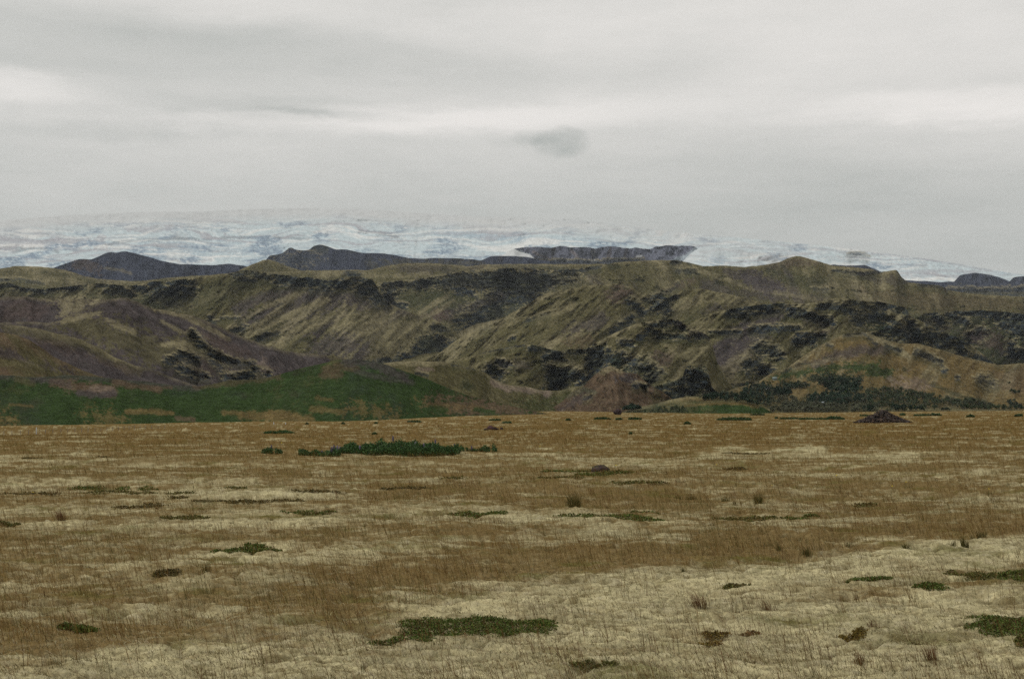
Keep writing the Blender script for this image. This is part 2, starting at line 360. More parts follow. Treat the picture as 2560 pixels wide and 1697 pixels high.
# --- glacier
gc = [(x / .924, y / .924) for x, y in [(-120, 520), (0, 510), (150, 497), (350, 489), (440, 489), (600, 482), (760, 480), (900, 487), (1000, 495), (1100, 500), (1300, 505), (1420, 518), (1550, 535), (1640, 543), (1750, 553), (1900, 568), (2000, 580), (2100, 592), (2200, 607), (2300, 625), (2365, 635), (2480, 655)]]
gs = [
    L('dirt', 24, Z6([(0, 360), (300, 372), (620, 362), (850, 345)]), .7), L('dirt', 14, Z6([(0, 300), (300, 290), (520, 300)]), .5),
    L('dirt', 12, Z6([(60, 245), (240, 245), (330, 270)]), .5), L('snow', 10, Z6([(0, 385), (300, 388), (640, 380), (900, 400)]), .8),
    L('blue', 7, Z6([(900, 382), (1020, 352), (1200, 342), (1500, 325), (1720, 330), (1900, 321), (2050, 315), (2366, 322)]), .45),
    L('blue', 6, Z6([(110, 445), (220, 415), (380, 408), (450, 420), (490, 442)]), .4), L('blue', 10, Z6([(0, 412), (180, 402)]), .4), L('dirt', 16, Z6([(0, 440), (120, 430)]), .5),
    Pg('blueice', Z6([(1290, 160), (1400, 125), (1560, 130), (1550, 235), (1420, 245), (1300, 215)]), .7), L('dirt', 14, Z6([(1080, 240), (1250, 250), (1450, 245)]), .7),
    Pg('blueice', Z6([(1150, 350), (1700, 350), (1790, 500), (1400, 480), (1230, 440)]), .45), Pg('blueice', Z6([(1800, 370), (2366, 330), (2366, 430), (2000, 470), (1800, 440)]), .35),
    Pg('ice', Z6([(0, 465), (400, 465), (700, 500), (500, 560), (0, 600)]), .8), L('snow', 9, Z6([(1420, 505), (1600, 525), (1800, 510)]), .8),
    L('dirt', 6, Z6([(1180, 450), (1400, 490), (1700, 520), (1780, 505)]), .5), L('dirt', 7, Z6([(540, 400), (700, 425), (1000, 415), (1150, 405)]), .6),
    L('blue', 5, Z2([(0, 285), (200, 275), (420, 290)]), .35), L('blue', 8, Z2([(730, 240), (860, 250), (960, 275)]), .55), L('blue', 7, Z2([(980, 135), (1050, 155)]), .4),
    L('blue', 5, Z2([(600, 155), (760, 175), (950, 180)]), .25), L('blueice', 18, Z2([(1200, 240), (1500, 270), (1800, 290)]), .6),
    L('dirt', 14, Z2([(1380, 210), (1520, 235), (1700, 240)]), .55), L('blueice', 22, Z3([(500, 200), (600, 190), (560, 240)]), .6),
    L('blueice', 20, Z3([(220, 290), (420, 310), (640, 300), (740, 310)]), .4), L('dirt', 8, Z3([(0, 230), (150, 250), (260, 245)]), .5),
    Pg('blueice', Z3([(1040, 340), (1120, 305), (1300, 310), (1340, 340)]), .6), L('dirt', 10, Z3([(900, 200), (1100, 250), (1300, 270)]), .3),
    L('dirt', 7, Z3([(1350, 330), (1500, 300), (1700, 340), (2000, 380)]), .4), L('blueice', 16, Z3([(1400, 420), (1480, 430)]), .7),
    L('dirt', 6, Z4([(500, 300), (800, 350), (1100, 360), (1500, 410), (1900, 480)]), .5), L('dirt', 6, Z4([(700, 320), (1000, 370), (1400, 400)]), .4),
    L('dirt', 8, Z4([(1340, 500), (1600, 480), (1800, 490)]), .6), L('dirt', 6, Z4([(1360, 520), (1560, 510), (1700, 515)]), .5),
    L('rock', 12, Z4([(1040, 385), (1090, 380), (1120, 395), (1150, 412)]), .6), L('scree', 14, Z4([(490, 408), (560, 413), (620, 410)]), .8),
    L('dirt', 6, Z4([(1000, 470), (1200, 440), (1500, 450)]), .5), L('snow', 9, Z4([(1350, 545), (1600, 530), (1700, 540), (1840, 560)]), .9)]
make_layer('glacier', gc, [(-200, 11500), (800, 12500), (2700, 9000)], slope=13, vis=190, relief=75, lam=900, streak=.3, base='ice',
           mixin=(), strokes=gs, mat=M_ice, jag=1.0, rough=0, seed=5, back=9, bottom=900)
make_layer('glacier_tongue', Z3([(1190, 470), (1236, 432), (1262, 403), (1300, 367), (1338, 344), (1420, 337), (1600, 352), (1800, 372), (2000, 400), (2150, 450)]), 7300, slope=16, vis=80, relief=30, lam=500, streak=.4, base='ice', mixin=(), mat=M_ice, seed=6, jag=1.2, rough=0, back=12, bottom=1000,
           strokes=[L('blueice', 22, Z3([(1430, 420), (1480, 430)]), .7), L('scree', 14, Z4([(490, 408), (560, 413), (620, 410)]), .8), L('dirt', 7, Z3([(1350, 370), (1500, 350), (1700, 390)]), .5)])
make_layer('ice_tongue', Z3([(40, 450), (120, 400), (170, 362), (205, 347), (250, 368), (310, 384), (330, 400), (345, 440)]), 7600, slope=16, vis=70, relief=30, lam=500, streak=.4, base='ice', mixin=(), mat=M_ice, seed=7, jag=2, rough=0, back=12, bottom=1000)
# --- far blue mountains
make_layer('far_cliffs', Z3([(170, 400), (205, 345), (300, 337), (450, 341), (510, 329), (560, 338), (650, 338), (700, 347), (760, 336), (830, 333), (900, 345), (960, 343), (1040, 352), (1070, 337), (1150, 326), (1300, 331), (1335, 343), (1350, 380), (1360, 470)]), 7800,
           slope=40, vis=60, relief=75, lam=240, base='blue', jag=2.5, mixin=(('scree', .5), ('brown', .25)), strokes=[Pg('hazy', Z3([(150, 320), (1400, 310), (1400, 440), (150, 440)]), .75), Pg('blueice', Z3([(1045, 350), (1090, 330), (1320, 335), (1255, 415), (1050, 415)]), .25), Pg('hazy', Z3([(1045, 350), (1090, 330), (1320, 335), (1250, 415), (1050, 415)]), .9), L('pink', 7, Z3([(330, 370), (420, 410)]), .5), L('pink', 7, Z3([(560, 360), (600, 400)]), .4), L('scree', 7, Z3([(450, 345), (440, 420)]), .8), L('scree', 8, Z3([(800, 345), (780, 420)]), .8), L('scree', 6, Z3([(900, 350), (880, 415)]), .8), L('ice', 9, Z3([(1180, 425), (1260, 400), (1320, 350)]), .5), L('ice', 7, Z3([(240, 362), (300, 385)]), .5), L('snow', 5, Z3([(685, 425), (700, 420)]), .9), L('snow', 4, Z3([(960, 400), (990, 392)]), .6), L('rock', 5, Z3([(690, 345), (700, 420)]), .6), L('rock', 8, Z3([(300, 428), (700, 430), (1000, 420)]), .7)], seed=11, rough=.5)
make_layer('far_plateau', Z4([(880, 470), (930, 443), (1000, 449), (1060, 452), (1130, 445), (1170, 462), (1240, 492), (1320, 520), (1380, 541), (1500, 545), (1600, 552), (1700, 548), (1860, 556), (2000, 560), (2300, 575)]), 6000,
           slope=20, vis=60, relief=40, lam=300, base='blue', mixin=(('scree', .3), ('dark', .3)), strokes=[L('rock', 12, Z4([(1650, 600), (1850, 605), (2107, 600)]), .7), L('moss', 8, Z4([(1750, 618), (2107, 622)]), .6)], seed=12, rough=.5)
make_layer('far_ridge', Z4([(1690, 545), (1710, 508), (1800, 495), (1850, 498), (1950, 520), (2020, 545), (2060, 566), (2107, 575), (2200, 600)]), 7000, slope=30, vis=40, relief=50, lam=300, base='blue', mixin=(('scree', .4),), seed=13, rough=.3)
make_layer('far_summit', Z4([(2010, 560), (2040, 522), (2107, 514), (2300, 505)]), 8200, slope=30, vis=40, relief=50, lam=300, base='blue', mixin=(('scree', .4),), seed=14, rough=.3)
make_layer('blue_mountain', Z2([(120, 470), (180, 388), (250, 380), (285, 357), (296, 341), (324, 340), (332, 353), (400, 359), (433, 351), (442, 334), (490, 322), (540, 335), (590, 352), (640, 350), (750, 373), (880, 376), (950, 386), (1030, 405), (1110, 409), (1160, 405), (1300, 405), (1420, 412), (1470, 422), (1530, 396), (1550, 392), (1650, 391), (1750, 397), (1830, 415), (1950, 430), (2100, 440), (2300, 440)]), 5400,
           slope=28, vis=70, relief=35, lam=260, base='blue', mixin=(('dark', .35), ('scree', .4)), seed=15, jag=.8, rough=.5,
           strokes=[Pg('moss', Z2([(780, 440), (1000, 425), (1400, 415), (1500, 440), (1300, 470), (800, 470)]), .5), L('rock', 9, Z2([(440, 340), (490, 330), (530, 345)]), .7), Pg('rock', Z2([(200, 390), (420, 365), (500, 400), (400, 450), (250, 430)]), .35)])
make_layer('blue_hill', Z1([(230, 480), (330, 465), (400, 440), (470, 413), (500, 411), (560, 414), (600, 396), (650, 375), (680, 369), (720, 374), (745, 364), (780, 364), (850, 383), (900, 394), (1000, 424), (1100, 442), (1300, 448), (1400, 440), (1480, 449), (1540, 462), (1620, 480), (1700, 500)]), 5000,
           slope=28, vis=70, relief=35, lam=240, base='blue', mixin=(('scree', .3), ('dark', .3)), seed=16, rough=.5, strokes=[Pg('brown', Z1([(440, 420), (560, 420), (640, 450), (600, 490), (420, 470)]), .5), L('pale', 8, Z1([(640, 465), (750, 480), (800, 500)]), .4)])
make_layer('olive_cone', Z1([(1430, 500), (1500, 462), (1560, 437), (1610, 417), (1650, 413), (1700, 430), (1760, 455), (1840, 480), (1900, 500)]), 4300, slope=27, vis=50, relief=15, lam=180, base='moss', mixin=(('scree', .5), ('brown', .3)), seed=17, rough=.2)
# --- plateau behind the escarpments
make_layer('plateau', Z1([(-160, 475), (0, 470), (90, 453), (270, 458), (400, 478), (520, 515), (600, 532), (800, 546), (900, 543), (1000, 527), (1150, 516), (1300, 508), (1430, 495), (1560, 487), (1640, 492), (1750, 487), (1900, 480), (2107, 478)]) + Z2([(700, 476), (780, 480), (900, 452), (1000, 437), (1150, 435), (1300, 445), (1400, 455), (1500, 443), (1750, 441), (2107, 441)]) + Z3([(750, 440), (900, 445), (1100, 470)]), 4000,
           slope=14, vis=110, relief=22, lam=260, streak=.5, base='moss', mixin=(('pale', .5), ('scree', .38), ('dark', .2)), seed=18, rough=.7,
           strokes=[Pg('scree', Z2([(900, 460), (1050, 435), (1300, 445), (1500, 460), (1300, 490), (1000, 500)]), .5), L('rock', 12, Z2([(650, 495), (700, 503), (745, 508)]), .9), L('rock', 8, Z2([(1540, 448), (1800, 455), (2000, 470)]), .4), L('pale', 14, Z2([(480, 510), (600, 495), (640, 500)]), .6), L('pale', 8, Z2([(750, 510), (1000, 515), (1150, 500)]), .6), Pg('dark', Z1([(400, 480), (520, 520), (800, 550), (500, 550), (380, 520)]), .5),
                    L('rock', 8, Z1([(0, 535), (130, 540), (260, 560)]), .6), L('scree', 14, Z1([(480, 490), (620, 520), (700, 530)]), .7)])
# --- summit plateau and back wall of the valley
make_layer('summit_ridge', Z2([(800, 600), (850, 553), (930, 546), (1100, 531), (1200, 506), (1400, 480), (1600, 464), (1750, 463), (1900, 478)]) + Z3([(470, 476), (600, 466), (740, 449), (830, 432), (900, 426), (1050, 418), (1200, 417), (1290, 434), (1370, 455), (1500, 450), (1620, 460), (1750, 445), (1840, 428), (1890, 403), (1940, 391), (2000, 403), (2107, 435)]) + Z4([(930, 450), (1050, 460), (1180, 474), (1225, 492), (1290, 480), (1325, 477), (1340, 490), (1350, 518), (1400, 553), (1480, 563), (1580, 570), (1650, 602), (1750, 618), (1900, 631), (2107, 640), (2350, 655)]), 3300,
           slope=22, vis=190, relief=34, lam=230, skew=.5, base='moss', mixin=(('pale', .42), ('dark', .35), ('scree', .45), ('red', .12)), seed=21,
           strokes=[Pg('rock', Z2([(850, 558), (940, 548), (1100, 532), (1200, 510), (1400, 485), (1600, 468), (1900, 480), (2100, 470), (2107, 520), (1980, 560), (1900, 600), (1850, 640), (1700, 660), (1550, 620), (1400, 600), (1200, 590), (1000, 600), (900, 640)]), .85),
                    Pg('dark', Z2([(900, 640), (1200, 600), (1700, 660), (1850, 650), (1500, 840), (1380, 880), (1250, 800)]), .8), Pg('rock', Z2([(1450, 640), (1860, 640), (1700, 720), (1500, 830), (1380, 870), (1330, 800)]), .55, 22), Pg('red', Z2([(1100, 752), (1200, 708), (1290, 738), (1300, 800), (1200, 790)]), .8), L('rock', 20, Z2([(1340, 600), (1420, 620)])),
                    L('rock', 20, Z2([(1330, 790), (1450, 760), (1520, 690), (1650, 650), (1800, 650)]), .9), L('rock', 22, Z2([(1390, 850), (1440, 790), (1480, 760)])), L('rock', 18, Z2([(1000, 700), (960, 690), (900, 650)]), .9), L('pale', 12, Z2([(1100, 742), (1180, 690), (1270, 640)]), .7), L('pale', 10, Z2([(1150, 765), (1310, 660)]), .6), L('scree', 24, Z2([(1300, 740), (1450, 690), (1600, 640)]), .6),
                    L('rock', 8, Z3([(490, 478), (600, 485), (740, 455)]), .8), Pg('pale', Z3([(480, 530), (600, 500), (720, 530), (800, 560), (600, 570)]), .5), L('rock', 9, Z3([(1170, 430), (1260, 425), (1290, 440)]), .7),
                    L('rock', 14, Z3([(1210, 480), (1300, 482), (1320, 490)]), .6), Pg('scree', Z3([(1500, 490), (1640, 480), (1760, 520), (1880, 590), (1950, 640), (1700, 600), (1550, 540)]), .8), Pg('scree', Z3([(1250, 620), (1400, 540), (1600, 580), (1900, 640), (2107, 640), (2107, 670), (1700, 660), (1400, 640)]), .6),
                    Pg('red', Z3([(1850, 425), (1940, 392), (2080, 430), (2000, 450), (1880, 445)]), .55), L('rock', 10, Z3([(1210, 560), (1180, 600), (1060, 640)]), .6), Pg('red', Z3([(1120, 600), (1260, 530), (1330, 500), (1330, 560), (1200, 600)]), .5),
                    L('pale', 10, Z3([(1330, 480), (1500, 530), (1640, 590), (1850, 620), (2050, 660)]), .5), L('pale', 14, Z4([(860, 590), (930, 560), (960, 570), (850, 600)]), .8), L('rock', 12, Z4([(820, 595), (900, 600)]), .6),
                    L('rock', 8, Z4([(940, 480), (1050, 492), (1120, 500), (1230, 490)]), .8), Pg('dark', Z4([(480, 490), (560, 480), (900, 520), (880, 570), (780, 600), (640, 560)]), .6), Pg('scree', Z4([(360, 500), (470, 480), (640, 580), (560, 610), (400, 560)]), .8),
                    L('rock', 9, Z4([(1335, 490), (1350, 520), (1385, 550)]), .6), Pg('scree', Z4([(1120, 510), (1300, 520), (1380, 560), (1200, 560)]), .5), L('rock', 7, Z4([(1460, 568), (1560, 575), (1640, 600)]), .7), Pg('brown', Z4([(1100, 600), (1600, 610), (2107, 660), (2107, 720), (1500, 720), (1200, 660)]), .35)])
# --- striated centre spur
make_layer('striated_spur', Z1([(-160, 550), (0, 560), (60, 555), (130, 583), (260, 594), (400, 580), (520, 566), (600, 558), (700, 567), (800, 575), (900, 556), (935, 547), (1040, 549), (1060, 542), (1150, 531), (1300, 509), (1430, 494), (1460, 482), (1510, 479), (1560, 484), (1640, 497), (1700, 505)]) + Z2([(230, 504), (300, 511), (390, 528), (405, 518), (440, 524), (520, 540), (560, 541), (640, 522), (740, 517), (760, 530), (812, 532), (830, 565), (855, 600), (870, 645), (930, 690), (1000, 722), (1100, 757), (1160, 768), (1230, 802), (1290, 840), (1350, 880), (1420, 930), (1500, 1010)]), 2700,
           slope=30, vis=250, relief=17, lam=130, skew=-1.25, streak=4.5, base='moss', mixin=(('pale', .52), ('scree', .45), ('dark', .2)), seed=22,
           strokes=[Pg('scree', Z2([(540, 575), (720, 585), (850, 660), (1010, 725), (1150, 770), (1000, 765), (850, 720), (760, 720), (600, 690), (450, 760), (300, 800), (420, 690)]), .85, 26), L('scree', 26, Z1([(1450, 720), (1600, 650), (1780, 610)]), .8), L('scree', 30, Z1([(1480, 800), (1750, 700), (2000, 610)]), .75), L('scree', 28, Z2([(0, 800), (150, 740), (330, 640), (560, 590)]), .7), Pg('scree', Z2([(430, 880), (600, 850), (700, 870), (800, 980), (700, 1010), (420, 1000)]), .75, 26), L('scree', 16, Z2([(470, 870), (560, 800), (640, 740)]), .7),
                    Pg('pale', Z2([(780, 740), (1000, 768), (1200, 785), (1230, 810), (1100, 870), (1050, 940), (980, 1000), (800, 1010), (820, 900), (760, 820)]), .55, 22),
                    L('pale', 14, Z2([(0, 880), (200, 750), (390, 600)]), .8), L('pale', 12, Z2([(130, 920), (350, 780), (540, 660)]), .8), L('pale', 12, Z2([(180, 960), (400, 800)]), .7), L('pale', 9, Z2([(640, 690), (600, 780), (560, 860)]), .7), L('pale', 8, Z2([(710, 690), (640, 800), (600, 840)]), .7), L('pale', 12, Z1([(1180, 700), (1300, 640), (1450, 600)]), .5), L('pale', 12, Z1([(1400, 830), (1600, 720), (1820, 620)]), .7), L('pale', 14, Z1([(1500, 880), (1750, 770), (2000, 650)]), .8), L('pale', 14, Z1([(1650, 930), (1900, 830), (2107, 740)]), .7),
                    L('rock', 14, Z1([(260, 603), (350, 592), (520, 577)])), L('rock', 14, Z1([(0, 570), (60, 563), (130, 592), (250, 600)]), .9), L('rock', 9, Z1([(180, 640), (250, 590)]), .8), L('rock', 12, Z1([(600, 570), (700, 578), (750, 592)]), .9), L('rock', 16, Z1([(650, 602), (760, 612), (820, 640)]), .9), L('rock', 18, Z1([(820, 578), (900, 602)])), L('rock', 18, Z1([(925, 562), (1050, 560), (1170, 550)])), L('rock', 20, Z1([(930, 592), (1100, 600), (1180, 602)])), L('rock', 14, Z1([(950, 625), (1050, 622), (1120, 642)]), .8),
                    Pg('rock', Z1([(880, 610), (1200, 610), (1160, 690), (1000, 720), (880, 680)]), .45), Pg('dark', Z1([(560, 600), (900, 640), (1000, 720), (820, 700), (500, 640)]), .6), Pg('dark', Z1([(1180, 570), (1420, 520), (1700, 560), (1500, 640), (1300, 720), (1180, 740)]), .45),
                    L('rock', 16, Z1([(1440, 505), (1500, 494), (1570, 502), (1650, 520)]), .8), L('rock', 10, Z1([(1440, 532), (1560, 540)]), .7), L('rock', 22, Z1([(1690, 518), (1760, 532), (1850, 545), (2000, 555)])), L('rock', 14, Z1([(1700, 550), (1830, 560)]), .9), L('rock', 24, Z1([(1880, 535), (1900, 560), (1960, 572)])), L('rock', 22, Z1([(2000, 565), (2107, 562)])),
                    L('rock', 22, Z2([(220, 522), (300, 545), (390, 560)])), L('rock', 22, Z2([(405, 532), (430, 560), (520, 572)])), L('rock', 22, Z2([(540, 562), (700, 552), (745, 572)]), .9), L('rock', 30, Z2([(770, 545), (800, 570), (825, 600)])), L('rock', 24, Z2([(740, 592), (800, 622), (850, 665)]), .9), L('rock', 16, Z2([(840, 640), (900, 682)]), .9), L('rock', 12, Z2([(440, 600), (480, 590)]), .8),
                    L('rock', 20, Z2([(1190, 835), (1280, 822)]), .8), Pg('rock', Z2([(1090, 892), (1200, 872), (1310, 910), (1300, 1020), (1050, 1040), (950, 1040), (1000, 985), (1080, 935)]), .95), L('rock', 12, Z2([(830, 1038), (960, 1022), (1100, 1020)]), .9), L('dark', 30, Z2([(1120, 900), (1180, 930)]), .4),
                    L('rock', 12, Z1([(1580, 905), (1640, 880), (1700, 860)]), .8), L('rock', 14, Z1([(1430, 850), (1500, 835)]), .8), L('rock', 14, Z1([(1280, 770), (1310, 800)]), .8), L('rock', 6, Z1([(1350, 770), (1460, 775)]), .6), L('rock', 12, Z2([(110, 890), (160, 880)]), .8)])
# --- right canyon wall
make_layer('canyon_wall', Z4([(1300, 760), (1400, 748), (1500, 742), (1650, 731), (1850, 724), (2000, 735), (2107, 746), (2350, 760)]), 2700, slope=34, vis=150, relief=26, lam=120, skew=-.8, base='dark', mixin=(('pale', .25), ('red', .4), ('scree', .4), ('moss', .3)), seed=23,
           strokes=[L('rock', 16, Z4([(1680, 737), (1850, 735), (2000, 745), (2107, 765)])), Pg('rock', Z4([(1850, 735), (2150, 750), (2150, 900), (2050, 880), (1960, 820), (1880, 780)]), .95), L('rock', 26, Z4([(1560, 755), (1600, 790)])), L('rock', 28, Z4([(1780, 900), (1850, 860)])), Pg('red', Z4([(1750, 860), (1850, 830), (2000, 900), (2020, 1000), (1850, 960)]), .7), L('rock', 22, Z4([(2030, 940), (2030, 1000), (2107, 1000)])), L('rock', 20, Z4([(1650, 765), (1750, 800)]), .9), Pg('scree', Z4([(1420, 790), (1600, 800), (1700, 850), (1600, 860)]), .6)])
# --- big right spur
make_layer('mossy_spur', Z2([(950, 1080), (1100, 1020), (1225, 985), (1280, 940), (1350, 892), (1500, 830), (1600, 780), (1700, 722), (1770, 685), (1830, 640), (1870, 622), (1930, 612), (2000, 598)]) + Z3([(620, 580), (750, 562), (850, 560), (920, 582), (980, 620), (1060, 628), (1110, 632), (1150, 650), (1250, 600), (1350, 590), (1500, 620), (1700, 670), (1900, 720)]), 2300,
           slope=25, vis=230, relief=18, lam=120, skew=-1.3, streak=4.0, base='moss', mixin=(('pale', .36), ('scree', .28), ('dark', .30)), seed=24,
           strokes=[Pg('red', Z3([(760, 620), (830, 578), (910, 585), (960, 640), (880, 668), (760, 665)]), .8), Pg('scree', Z3([(500, 860), (620, 790), (740, 740), (780, 800), (740, 850)]), .7), L('rock', 9, Z3([(180, 905), (210, 892)])), L('rock', 8, Z3([(270, 800), (340, 765), (430, 740)]), .7), L('rock', 8, Z3([(0, 835), (60, 828)]), .7), L('pale', 14, Z3([(330, 650), (380, 640), (430, 630)]), .9),
                    L('rock', 20, Z3([(920, 665), (955, 690), (990, 740)])), L('rock', 12, Z3([(1000, 660), (1080, 680)]), .8), L('rock', 26, Z3([(1060, 695), (1140, 715)])), L('rock', 20, Z3([(930, 770), (870, 825), (810, 860)]), .9), L('rock', 26, Z3([(1080, 640), (1180, 650), (1130, 700)])), L('pale', 10, Z3([(930, 655), (980, 665)]), .8), L('pale', 22, Z3([(1180, 700), (1400, 650), (1700, 680)]), .5), Pg('scree', Z3([(1340, 720), (1450, 680), (1500, 700), (1400, 740)]), .6),
                    L('pale', 20, Z3([(370, 770), (480, 720), (560, 700)]), .5), Pg('brown', Z3([(500, 920), (700, 860), (720, 930), (600, 960)]), .5), Pg('scree', Z3([(1560, 600), (1900, 640), (1900, 660), (1560, 650)]), .7), L('pale', 14, Z2([(1240, 975), (1500, 850), (1700, 740), (1860, 640)]), .5)])
# --- spur with cliffs right of the middle
make_layer('cliff_dome', Z3([(1150, 900), (1300, 800), (1400, 745), (1500, 722), (1700, 690), (1850, 682), (2000, 684)]) + Z4([(870, 667), (960, 648), (1060, 655), (1220, 670), (1300, 690), (1392, 708), (1400, 755), (1480, 790), (1600, 850), (1700, 890), (1800, 950), (1930, 1050), (2000, 1100)]), 2000,
           slope=29, vis=230, relief=18, lam=100, skew=-1.0, streak=3.0, base='moss', mixin=(('pale', .40), ('scree', .3), ('dark', .3)), seed=25,
           strokes=[L('scree', 38, Z3([(1370, 1055), (1480, 965), (1620, 860)]), .95), L('scree', 56, Z3([(1480, 1060), (1610, 960), (1670, 860), (1800, 750)]), .95), L('rock', 18, Z3([(1520, 738), (1620, 718), (1720, 703), (1850, 692)])), L('rock', 9, Z3([(1520, 762), (1640, 756), (1830, 722)]), .9), L('rock', 14, Z3([(1660, 852), (1700, 836), (1950, 832)])), L('rock', 8, Z3([(1410, 862), (1600, 856)]), .9), L('rock', 26, Z3([(1700, 950), (1760, 962), (1830, 1000)]), .9), L('rock', 18, Z3([(1960, 880), (2040, 890), (2107, 872)])), L('rock', 22, Z3([(1930, 915), (2030, 915)])), L('rock', 30, Z3([(1640, 1060), (1700, 1052)]), .9), L('rock', 24, Z3([(1730, 1095), (1780, 1100)])), L('rock', 9, Z3([(1470, 1192), (1550, 1182), (1680, 1172)]), .9),
                    L('rock', 24, Z4([(680, 728), (760, 742), (850, 782), (920, 802)])), L('rock', 18, Z4([(850, 702), (1000, 700), (1060, 742)]), .8), L('rock', 16, Z4([(1060, 670), (1200, 722), (1180, 762)]), .8), L('rock', 22, Z4([(1220, 688), (1390, 722), (1388, 745)])), L('rock', 30, Z4([(1080, 780), (1250, 762), (1400, 812), (1440, 870)]), .85), L('rock', 38, Z4([(1230, 830), (1380, 882)]), .9), Pg('green', Z4([(1140, 800), (1220, 790), (1260, 850), (1190, 855)]), .5), L('rock', 44, Z4([(1470, 885), (1600, 895), (1700, 905), (1720, 950)])), L('rock', 16, Z4([(1740, 1000), (1900, 1040)])),
                    Pg('rock', Z4([(900, 690), (1200, 680), (1380, 760), (1100, 760), (920, 740)]), .35), L('pale', 12, Z4([(1280, 740), (1350, 780), (1380, 800)]), .8), Pg('brown', Z4([(760, 800), (850, 800), (950, 850), (860, 870)]), .5), L('pale', 20, Z3([(1480, 1100), (1560, 1040), (1640, 980)]), .5), L('rock', 8, Z4([(440, 855), (560, 850), (700, 845)]), .8), L('rock', 12, Z3([(1640, 1120), (1660, 1080)]), .7), Pg('pale', Z3([(1400, 1100), (1600, 1090), (1560, 1180), (1420, 1190)]), .4)])
# --- bench with black cliffs, centre
make_layer('black_cliffs', Z3([(-260, 1040), (-100, 1015), (0, 988), (100, 962), (200, 945), (270, 932), (330, 936), (480, 975), (560, 960), (640, 965), (720, 918), (830, 860), (950, 808), (1100, 781), (1200, 776), (1240, 800), (1290, 830), (1400, 878), (1428, 950), (1450, 1040), (1520, 1150), (1580, 1250)]), 1750,
           slope=30, vis=170, relief=17, lam=90, skew=-.8, streak=2.5, base='moss', mixin=(('pale', .42), ('scree', .28), ('dark', .35)), seed=26,
           strokes=[Pg('rock', Z3([(410, 1062), (560, 1062), (640, 1105), (660, 1140), (560, 1180), (500, 1215), (400, 1215)]), .95), Pg('rock', Z3([(640, 985), (725, 925), (765, 935), (800, 1080), (760, 1110), (700, 1150), (630, 1190), (600, 1180), (650, 1100)]), 1), Pg('rock', Z3([(730, 925), (790, 965), (870, 985), (950, 1025), (1050, 1010), (1000, 1055), (930, 1095), (860, 1085), (780, 1065), (760, 1100), (690, 1000)]), .95), L('green', 22, Z3([(830, 1050), (900, 1080)]), .3),
                    L('rock', 16, Z3([(1060, 812), (1200, 793), (1240, 830)])), L('rock', 15, Z3([(1040, 842), (1100, 880), (1280, 892)])), L('dark', 20, Z3([(1110, 860), (1260, 860)]), .8), L('rock', 16, Z3([(1300, 882), (1400, 882)])), L('rock', 18, Z3([(870, 922), (920, 932)])), L('rock', 14, Z3([(970, 895), (1020, 862)])), L('rock', 20, Z3([(320, 942), (400, 962), (480, 985)]), .9), L('rock', 22, Z3([(530, 955), (620, 965)]), .9), L('rock', 20, Z3([(400, 1005), (500, 1022)]), .9), L('rock', 14, Z3([(100, 1042), (170, 1060)]), .8), L('rock', 26, Z3([(60, 1092), (120, 1112)]), .9), L('rock', 12, Z3([(160, 1052), (190, 1060)]), .9),
                    L('red', 34, Z3([(1090, 1035), (1150, 1022)]), .7), Pg('scree', Z3([(100, 1040), (240, 1030), (300, 1060), (160, 1080)]), .5), Pg('scree', Z3([(1180, 800), (1260, 810), (1380, 880), (1290, 880)]), .7), L('pale', 10, Z3([(985, 1052), (1035, 1026), (1085, 1046)]), .9), L('rock', 24, Z3([(1020, 1070), (1090, 1110), (1010, 1160)]), .7), L('rock', 24, Z3([(950, 1080), (1000, 1080)]), .7), L('pale', 8, Z3([(0, 975), (120, 945), (300, 925)]), .9), L('rock', 6, Z3([(0, 985), (120, 958), (270, 936)]), .8), L('pale', 14, Z3([(440, 1050), (560, 1055), (640, 1090)]), .6), L('pale', 16, Z3([(740, 905), (950, 800), (1100, 770)]), .7), Pg('pale', Z3([(1150, 940), (1400, 960), (1300, 1060), (1150, 1000)]), .45)])
# --- dark rock knob
make_layer('rock_knob', Z3([(980, 1250), (1060, 1192), (1150, 1165), (1240, 1140), (1252, 1080), (1270, 1062), (1295, 1060), (1320, 1072), (1360, 1070), (1380, 1060), (1395, 1088), (1408, 1110), (1402, 1150), (1415, 1190), (1450, 1222), (1520, 1235), (1600, 1290)]), 1550, slope=42, vis=80, relief=16, lam=45, skew=.5, base='dark', mixin=(('pale', .25), ('moss', .3)), seed=27, jag=2.0,
           strokes=[Pg('rock', Z3([(1250, 1060), (1400, 1060), (1415, 1200), (1300, 1230), (1250, 1180)]), 1), L('rock', 22, Z3([(1080, 1200), (1250, 1150)]), .8), L('rock', 28, Z3([(1150, 1250), (1300, 1200)]), .8), L('ledge', 6, Z3([(1080, 1185), (1240, 1140)]), .8), L('rock', 30, Z3([(1400, 1215), (1480, 1235)]), .7), L('ledge', 8, Z3([(1290, 1070), (1370, 1075)]), .7)])
